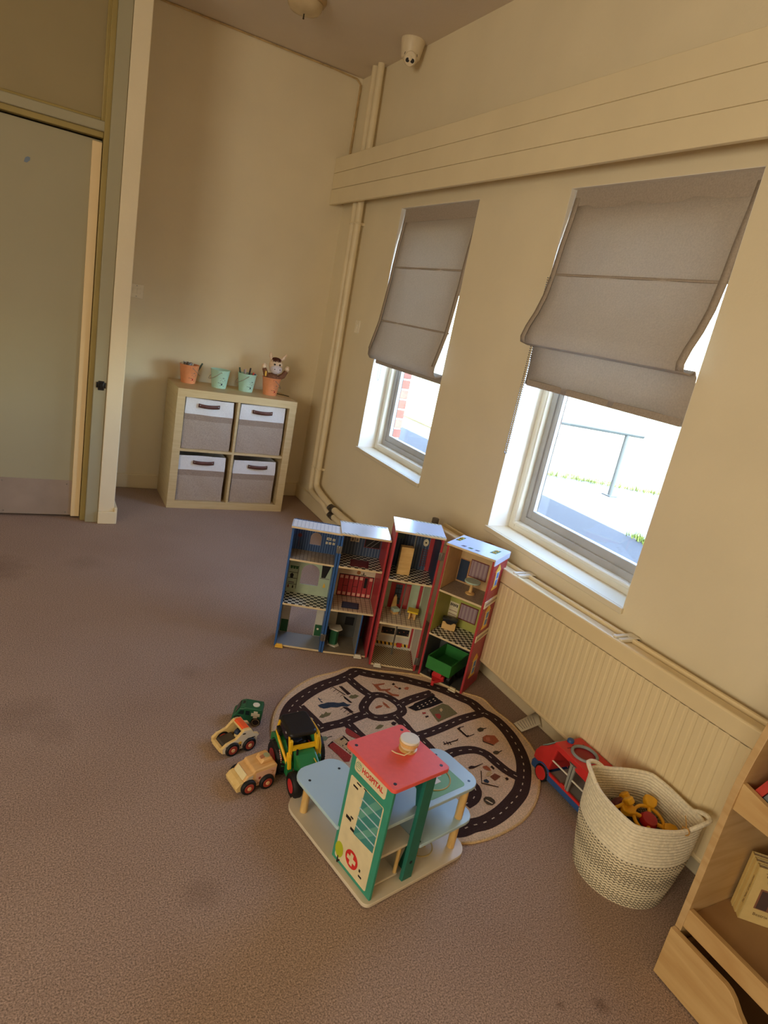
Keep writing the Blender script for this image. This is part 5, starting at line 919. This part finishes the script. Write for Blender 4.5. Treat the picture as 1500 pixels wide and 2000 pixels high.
# local: +x forward (toward the window corner), +y = the side facing the room
hw = .061
build('chassis', MB().prism([(-.142, .022), (-.142, .05), (-.1, .046), (.1, .046), (.118, .058), (.160, .058), (.170, .045), (.168, .022)], XZ, -hw, hw), BB, t, .005, smooth=0)
build('floor', MB().box(-.128, .085, -hw + .008, hw - .008, .047, .051), BG, t)
build('cab', MB().prism([(.168, .056), (.166, .088), (.152, .112), (.128, .13), (.098, .162), (.08, .168), (.07, .168), (.088, .056)], XZ, -hw, hw), BR, t, .006, smooth=0)
build('windscreen', MB().prism([(.151, .1135), (.1285, .1315), (.1008, .1615), (.1035, .164), (.133, .1325), (.1545, .1145)], XZ, -hw + .014, hw - .014), BGL, t, .002, smooth=0)
roofp = [p for p in rrect(-.142, .094, -hw, hw, [.02, .012, .012, .02])]
rm = MB(); n_ = 40; hc = (.012, 0); rr_ = .042
outer = []
for k in range(n_):
    a = 2 * PI * k / n_; d = (math.cos(a), math.sin(a)); ts = []
    if d[0] > 1e-6: ts.append((.094 - hc[0]) / d[0])
    if d[0] < -1e-6: ts.append((-.142 - hc[0]) / d[0])
    if abs(d[1]) > 1e-6: ts.append(hw / abs(d[1]))
    q = min(ts); outer.append((hc[0] + d[0] * q, hc[1] + d[1] * q))
inner = [(hc[0] + rr_ * math.cos(2 * PI * k / n_), hc[1] + rr_ * math.sin(2 * PI * k / n_)) for k in range(n_)]
V = [(x, y, z) for z in (.162, .172) for P in (outer, inner) for x, y in P]
for k in range(n_):
    j = (k + 1) % n_; rm.add([V[k], V[j], V[n_ + j], V[n_ + k], V[2 * n_ + k], V[2 * n_ + j], V[3 * n_ + j], V[3 * n_ + k]], [(0, 1, 2, 3), (4, 7, 6, 5), (0, 4, 5, 1), (3, 2, 6, 7)])
build('roof', rm, BR, t, .003, smooth=0)
for s in (-1, 1):
    y0, y1 = sorted((s * (hw - .007), s * hw))
    build('roof_rail', MB().prism([(-.142, .13), (-.142, .166), (.09, .166), (.09, .158), (.07, .152), (-.004, .150), (-.02, .14), (-.1, .136)], XZ, y0, y1), BR, t, .002, smooth=0)
    build('rear_pillar', MB().prism([(-.142, .05), (-.142, .14), (-.126, .14), (-.118, .05)], XZ, y0, y1), BR, t, .002, smooth=0)
    build('side_sill', MB().prism([(-.12, .046), (-.12, .054), (.085, .056), (.09, .046)], XZ, y0, y1 + .0005), BR, t, .001, smooth=0)
    build('middle_pillar', MB().prism([(-.006, .05), (-.014, .05), (-.017, .152), (-.034, .158), (.022, .158), (.008, .148), (.004, .05)], XZ, y0, y1), BG, t, .001, smooth=0)
    build('pillar_slot', MB().box(-.0065, -.0045, y0 - .0004, y1 + .0004, .055, .15), BLACK, t)
    build('door_catch', MB().box(.0, .022, y0, y1 + .002, .05, .062), BR, t, .002)
    build('window_bar', MB().cyl((.0, s * (hw - .004), .104), (.084, s * (hw - .004), .104), .003, n=8), WHITE, t); build('window_bar', MB().cyl((-.012, s * (hw - .004), .100), (-.126, s * (hw - .004), .100), .003, n=8), WHITE, t)
    for x in (.112, -.112):
        wheel(t, x, s * (hw - .006), .031, .02, TYRE, BR, s, .8); build('wheel_arch', MB().tube([(x + .036 * math.cos(a), s * (hw - .002), .031 + .036 * math.sin(a)) for a in [PI * k / 12 for k in range(13)]], .0045, 6), BB, t)
build('roof_ring', MB().torus((hc[0], hc[1], .174), rr_, .0055, n=40, k=8), C('bus_ring', (134, 142, 140), .4), t); build('hole_tube', MB().lathe([(rr_ - .001, .168), (rr_ - .003, .13)], (hc[0], hc[1], 0), 40), C('bus_dark_red', (150, 34, 40), .4), t, smooth=60, solid=.002)
build('roof_button', MB().lathe([(.012, .171), (.012, .18), (.008, .184), (0, .185)], (.082, 0, 0), 18), BB, t, smooth=50); build('seat', MB().box(-.08, -.05, -.03, .03, .051, .075).box(-.088, -.078, -.03, .03, .051, .095), NAVY, t, .004)
for x, y in ((.055, .03), (.055, -.03), (.062, .0)): build('roof_slot', MB().box(x - .002, x + .002, y - .009, y + .009, .1715, .1725), C('bus_slot', (110, 24, 28), .6), t)
build('rear_wall', MB().box(-.142, -.136, -hw, hw, .046, .168), BR, t, .002, smooth=0)

# ============================================================ ROPE BASKET WITH TOYS
ROPE = mat('cotton_rope', (234, 224, 198), .95, (120, .12), (220, .5), spec=.1)
def zigzag(name, c1, c2):
    m = bpy.data.materials.new(name); m.use_nodes = True; nt, b = nodes(m); N = nt.nodes.new; L = nt.links.new
    tc = N('ShaderNodeTexCoord'); s = N('ShaderNodeSeparateXYZ'); L(tc.outputs['Object'], s.inputs[0])
    def M(op, a, b_=None, c=None):
        n = N('ShaderNodeMath'); n.operation = op
        for i, q in enumerate((a, b_, c)):
            if q is None: continue
            if isinstance(q, (int, float)): n.inputs[i].default_value = q
            else: L(q, n.inputs[i])
        return n.outputs[0]
    ang = M('MULTIPLY', M('ARCTAN2', s.outputs[1], s.outputs[0]), 11.0); tri = M('PINGPONG', ang, .5)
    v = M('ADD', M('MULTIPLY', s.outputs[2], 112.0), M('MULTIPLY', tri, 1.1)); fr = M('FRACT', v); lt = M('LESS_THAN', fr, .30)
    nz = N('ShaderNodeTexNoise'); nz.inputs['Scale'].default_value = 40; L(tc.outputs['Object'], nz.inputs['Vector']); k = M('MULTIPLY', lt, M('GREATER_THAN', nz.outputs['Fac'], .30))
    mx = N('ShaderNodeMix'); mx.data_type = 'RGBA'; mx.inputs[6].default_value = (*lin(*c1), 1); mx.inputs[7].default_value = (*lin(*c2), 1); L(k, mx.inputs[0]); L(mx.outputs[2], b.inputs['Base Color']); b.inputs['Roughness'].default_value = .95; return m
ZIG = zigzag('woven_rope', (224, 211, 180), (76, 68, 54))
bx, by, bh = -.262, -3.645, .262
t = thing('rope_basket', 'round cream rope basket with grey woven lower half and loop handles', 'basket', (bx, by, 0))
def rad(a, k):   # k = 0 floor circle .. 1 rounded-square mouth; corners along the two handles and across
    r0 = .130; d = math.radians(-58); c = a - d
    top = (abs(math.cos(c) / .160) ** 1.32 + abs(math.sin(c) / .143) ** 1.32) ** (-1 / 1.32); e = k * k * (3 - 2 * k) * .6 + k * .4; bul = .007 * math.sin(PI * min(1, k * 1.1)); return r0 + (top - r0) * e + bul
def wall(z0, z1, off, coils, seg=72):
    P = []
    for j in range(coils * 4 + 1):
        z = z0 + (z1 - z0) * j / (coils * 4); k = z / bh; rib = .0032 * abs(math.sin(PI * j / 4)) - .0018; row = []
        for i in range(seg):
            a = 2 * PI * i / seg; lift = .022 * max(0, math.cos(2 * (a - math.radians(-58)))) ** 3 * max(0, k - .4)
            r = rad(a, k) + rib + off; row.append((r * math.cos(a), r * math.sin(a), z + lift))
        P.append(row)
    return MB().grid(P, closed=True)
zc = .150
build('woven_wall', wall(0, zc, 0, 15), ZIG, t, smooth=60, solid=.007); build('white_wall', wall(zc, bh, 0, 12), ROPE, t, smooth=60, solid=.007)
build('base', MB().prism([(rad(2 * PI * i / 40, 0) * .985 * math.cos(2 * PI * i / 40), rad(2 * PI * i / 40, 0) * .985 * math.sin(2 * PI * i / 40)) for i in range(40)], XY, 0, .006), ZIG, t)
rim = []
for i in range(80):
    a = 2 * PI * i / 80; lift = .022 * max(0, math.cos(2 * (a - math.radians(-58)))) ** 3 * .6; r = rad(a, 1); rim.append((r * math.cos(a), r * math.sin(a), bh + lift + .002))
build('rim', MB().tube(rim, .0058, 8, True), ROPE, t)
for sgn in (0, PI):
    a0 = math.radians(-58) + sgn; P = []
    for k in range(13):
        q = -1 + k / 6; a = a0 + q * .36; r = rad(a, 1) + .012 * (1 - q * q); P.append((r * math.cos(a), r * math.sin(a), bh + .010 + .022 * (1 - q * q) - .004 * abs(q) ** 3))
    build('handle', MB().tube(P, .0066, 8), ROPE, t)
a0 = math.radians(-58) - .45; r = rad(a0, 1); c0 = Vector((r * math.cos(a0), r * math.sin(a0), bh + .004))
build('tie_string', MB().torus(c0, .011, .0016, (math.sin(a0), -math.cos(a0), 0), 14, 5).tube([c0 + Vector((0, 0, .009)), c0 + Vector((.006, .012, .024)), c0 + Vector((.008, .02, .034))], .0013, 5).tube([c0 + Vector((0, 0, .009)), c0 + Vector((-.014, .006, .016))], .0013, 5), C('jute', (190, 140, 66), .8), t)
# toys inside
t = thing('cloth_bag', 'dark grey cloth bag filling the bottom of the rope basket', 'bag', (bx, by, .007))
build('cloth', MB().lathe([(0, 0), (.1, .0), (.122, .03), (.12, .11), (.1, .15), (.04, .170), (0, .172)], n=28), mat('dark_cloth', (66, 60, 54), .95, (60, .3), (120, .6)), t, smooth=70)
build('drawstring', MB().torus((0, 0, .170), .03, .003, n=20, k=6), C('jute', (190, 140, 66), .8), t)
PY = C('plastic_yellow', (236, 176, 36), .35); PR = C('plastic_red', (176, 36, 46), .25); PB = C('plastic_maroon', (96, 26, 40), .3)
def spinner(label, loc, rot, m_hub, n=4, s=1.0, skip=()):
    t = thing('spinner_toy', label, 'spinner', loc, rot, 'yellow plastic spinners in the basket')
    build('ring', MB().torus((0, 0, .012), .046 * s, .0052, n=40, k=8), PY, t); build('hub', MB().lathe([(0, .002), (.024, .002), (.027, .012), (.022, .022), (0, .026)], n=28), m_hub, t, smooth=50)
    for k in range(n):
        a = 2 * PI * k / n + .4; ca, sa = math.cos(a), math.sin(a)
        build('spoke', MB().cyl((ca * .022, sa * .022, .012), (ca * .05 * s, sa * .05 * s, .012), .006, n=8), PY, t)
        P = [(.042, -.010), (.060, -.019), (.078, -.020), (.084, -.008), (.084, .008), (.078, .020), (.060, .019), (.042, .010)]
        build('paddle', MB().prism([((x * ca - y * sa) * s, (x * sa + y * ca) * s) for x, y in P], XY, .004, .024), PY, t, .004, smooth=0)
spinner('yellow ringed spinner with a bright red hub in the rope basket', (-.222, -3.655, .178), (.25, -.18, .35), PR)
spinner('yellow spinner with a dark maroon hub tilted behind the red hubbed one', (-.268, -3.585, .182), (-.5, .65, 1.2), PB, 4, .72)

# ============================================================ BOOKCASE AT THE RIGHT EDGE
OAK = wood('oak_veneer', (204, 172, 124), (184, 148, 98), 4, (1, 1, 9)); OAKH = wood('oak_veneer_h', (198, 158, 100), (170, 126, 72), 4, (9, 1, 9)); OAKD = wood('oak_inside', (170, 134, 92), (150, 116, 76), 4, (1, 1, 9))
OAKY = wood('oak_front', (208, 174, 120), (186, 146, 92), 3.5, (8, 1, 8))
BX, BY = -.411, -3.92
t = thing('kids_bookcase', 'oak effect book rack with wavy sides and scooped drawer at the right edge', 'bookcase', (BX, BY, 0))
sp = [(0, .001), (0, .54), (.004, .585), (.016, .645), (.042, .745), (.085, .83), (.14, .90), (.18, .96), (.2, 1.05), (.292, 1.05), (.292, .001)]
W_ = .60
build('side_panel', MB().prism(sp, XZ, -.017, 0), OAK, t, .001, smooth=0); build('side_panel', MB().prism(sp, XZ, -W_, -W_ + .017), OAK, t, .001, smooth=0)
y0, y1 = -W_ + .017, -.017
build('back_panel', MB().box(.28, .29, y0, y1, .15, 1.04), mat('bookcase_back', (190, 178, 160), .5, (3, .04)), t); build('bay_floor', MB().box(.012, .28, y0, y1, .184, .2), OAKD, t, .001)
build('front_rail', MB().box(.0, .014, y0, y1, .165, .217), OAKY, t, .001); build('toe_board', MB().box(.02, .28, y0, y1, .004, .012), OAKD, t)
build('bin_lip', MB().prism([(y1, .516), (y1, .588)] + [(y1 - (y1 - y0) * k / 20, .588 + .012 * math.sin(PI * 3 * k / 20 + 2.6) - .006) for k in range(1, 20)] + [(y0, .588), (y0, .516)], lambda a, b, h: Vector((h, a, b)), .006, .020), OAKY, t, .001, smooth=0)
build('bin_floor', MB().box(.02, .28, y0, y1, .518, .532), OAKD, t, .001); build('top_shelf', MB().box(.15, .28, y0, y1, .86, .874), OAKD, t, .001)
dw = build('drawer', MB().prism([(.0 - .001, .006), (-.001, .150)] + [(-.150, .150), (-.165, .147), (-.180, .138), (-.200, .118), (-.225, .100), (-.26, .092), (-.3, .090), (-.34, .092), (-.375, .100), (-.40, .118), (-.42, .138), (-.435, .147), (-.45, .150)] + [(-W_ + .001, .150), (-W_ + .001, .006)], lambda a, b, h: Vector((h, a, b)), -.017, -.0015), OAKY, t, .001, smooth=0)
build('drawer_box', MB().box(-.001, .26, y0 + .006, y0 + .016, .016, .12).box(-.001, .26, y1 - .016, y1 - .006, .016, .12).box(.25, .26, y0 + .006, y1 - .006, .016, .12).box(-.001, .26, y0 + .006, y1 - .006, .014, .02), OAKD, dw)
CB = C('book_cream', (206, 180, 120), .6); CS = C('book_spine', (216, 188, 118), .6); PG = C('book_pages', (200, 186, 156), .8, n=(200, .2)); BINK = C('book_ink', (110, 82, 50), .7); BPIC = C('book_picture', (132, 88, 66), .6)
# paperbacks standing in the middle bay; local +x along the cover away from the spine, cover faces -y
def paperback(name, label, loc, rot, w, h, d, cover, cols, group='picture paperbacks in the book rack'):
    b = thing(name, label, 'book', loc, rot, group)
    build('page_block', MB().box(.002, w - .002, .001, d - .001, .002, h - .002), PG, b); build('front_cover', MB().box(0, w, -.001, .001, 0, h), cover, b); build('back_cover', MB().box(0, w, d - .001, d + .001, 0, h), cover, b); build('spine', MB().box(-.001, .001, -.001, d + .001, 0, h), CS, b)
    return b
b_ang = -30
b1_ = paperback('paperback_book', 'front cream picture paperback standing in the middle bay', (-.280, -3.985, .2008), b_ang - 12, .125, .158, .013, CB, None)
tc_ = lambda x, z: basis((x, -.0014, z), (1, 0, 0), (0, 0, 1))
for s, x, z, q in (('The Tailor of', .064, .140, .017), ('Gloucester', .066, .123, .017), ('and Pictures', .058, .108, .0095), ('Beatrix Potter', .06, .026, .012)): text('title_print', s, q, BINK, b1_, tc_(x, z), .0001)
build('cover_picture', MB().box(.022, .112, -.0016, -.001, .042, .1), BPIC, b1_); build('cover_picture', MB().box(.026, .05, -.002, -.0016, .044, .096), C('book_dark', (78, 60, 56), .6), b1_); build('cover_picture', MB().box(.054, .108, -.002, -.0016, .046, .07), C('book_rust', (150, 96, 62), .6), b1_)
text('spine_print', 'The Tailor of Gloucester', .0085, BINK, b1_, basis((-.0014, .006, .084), (0, 0, 1), (0, 1, 0)), .0001)
Rb = Matrix.Rotation(math.radians(b_ang - 12), 3, 'Z')
for k, lab in enumerate(('second cream picture paperback, directly behind the front one', 'third cream picture paperback, farthest back in the leaning set')):
    p = Vector((-.280, -3.985, .2008)) + Rb @ Vector((-.003 - .002 * k, .0165 * (k + 1), 0)); paperback('paperback_book', lab, p, b_ang - 12, .125, .160 + .002 * k, .013, CB, None)
# books leaning in the upper bin
for lab, x, y, rot, tilt, h, w, d, c in (('short red book leaning in the upper bin nearest the side panel', -.386, -3.956, 0, -.38, .110, .14, .016, (186, 64, 54)), ('grey blue book leaning in the upper bin', -.384, -3.980, 0, -.38, .135, .16, .018, (112, 118, 120)), ('green flowered book at the back of the upper bin', -.380, -4.005, 0, -.38, .185, .19, .020, (140, 146, 84))):
    b = thing('picture_book', lab, 'book', (x, y, .5335), (0, 0, math.radians(rot)), 'books in the upper bin'); Tm = Matrix.Rotation(-tilt, 4, 'X')
    cm = C('book_' + lab.split()[0] + '_' + lab.split()[1], c, .5, n=(60, .15))
    build('page_block', MB().box(.002, w, .001, d - .001, .003, h - .002, Tm), PG, b); build('cover', MB().box(0, w, -.001, .001, 0, h, Tm).box(0, w, d - .001, d + .001, 0, h, Tm), cm, b); build('spine', MB().box(-.0015, .001, -.001, d + .001, 0, h, Tm), cm, b)
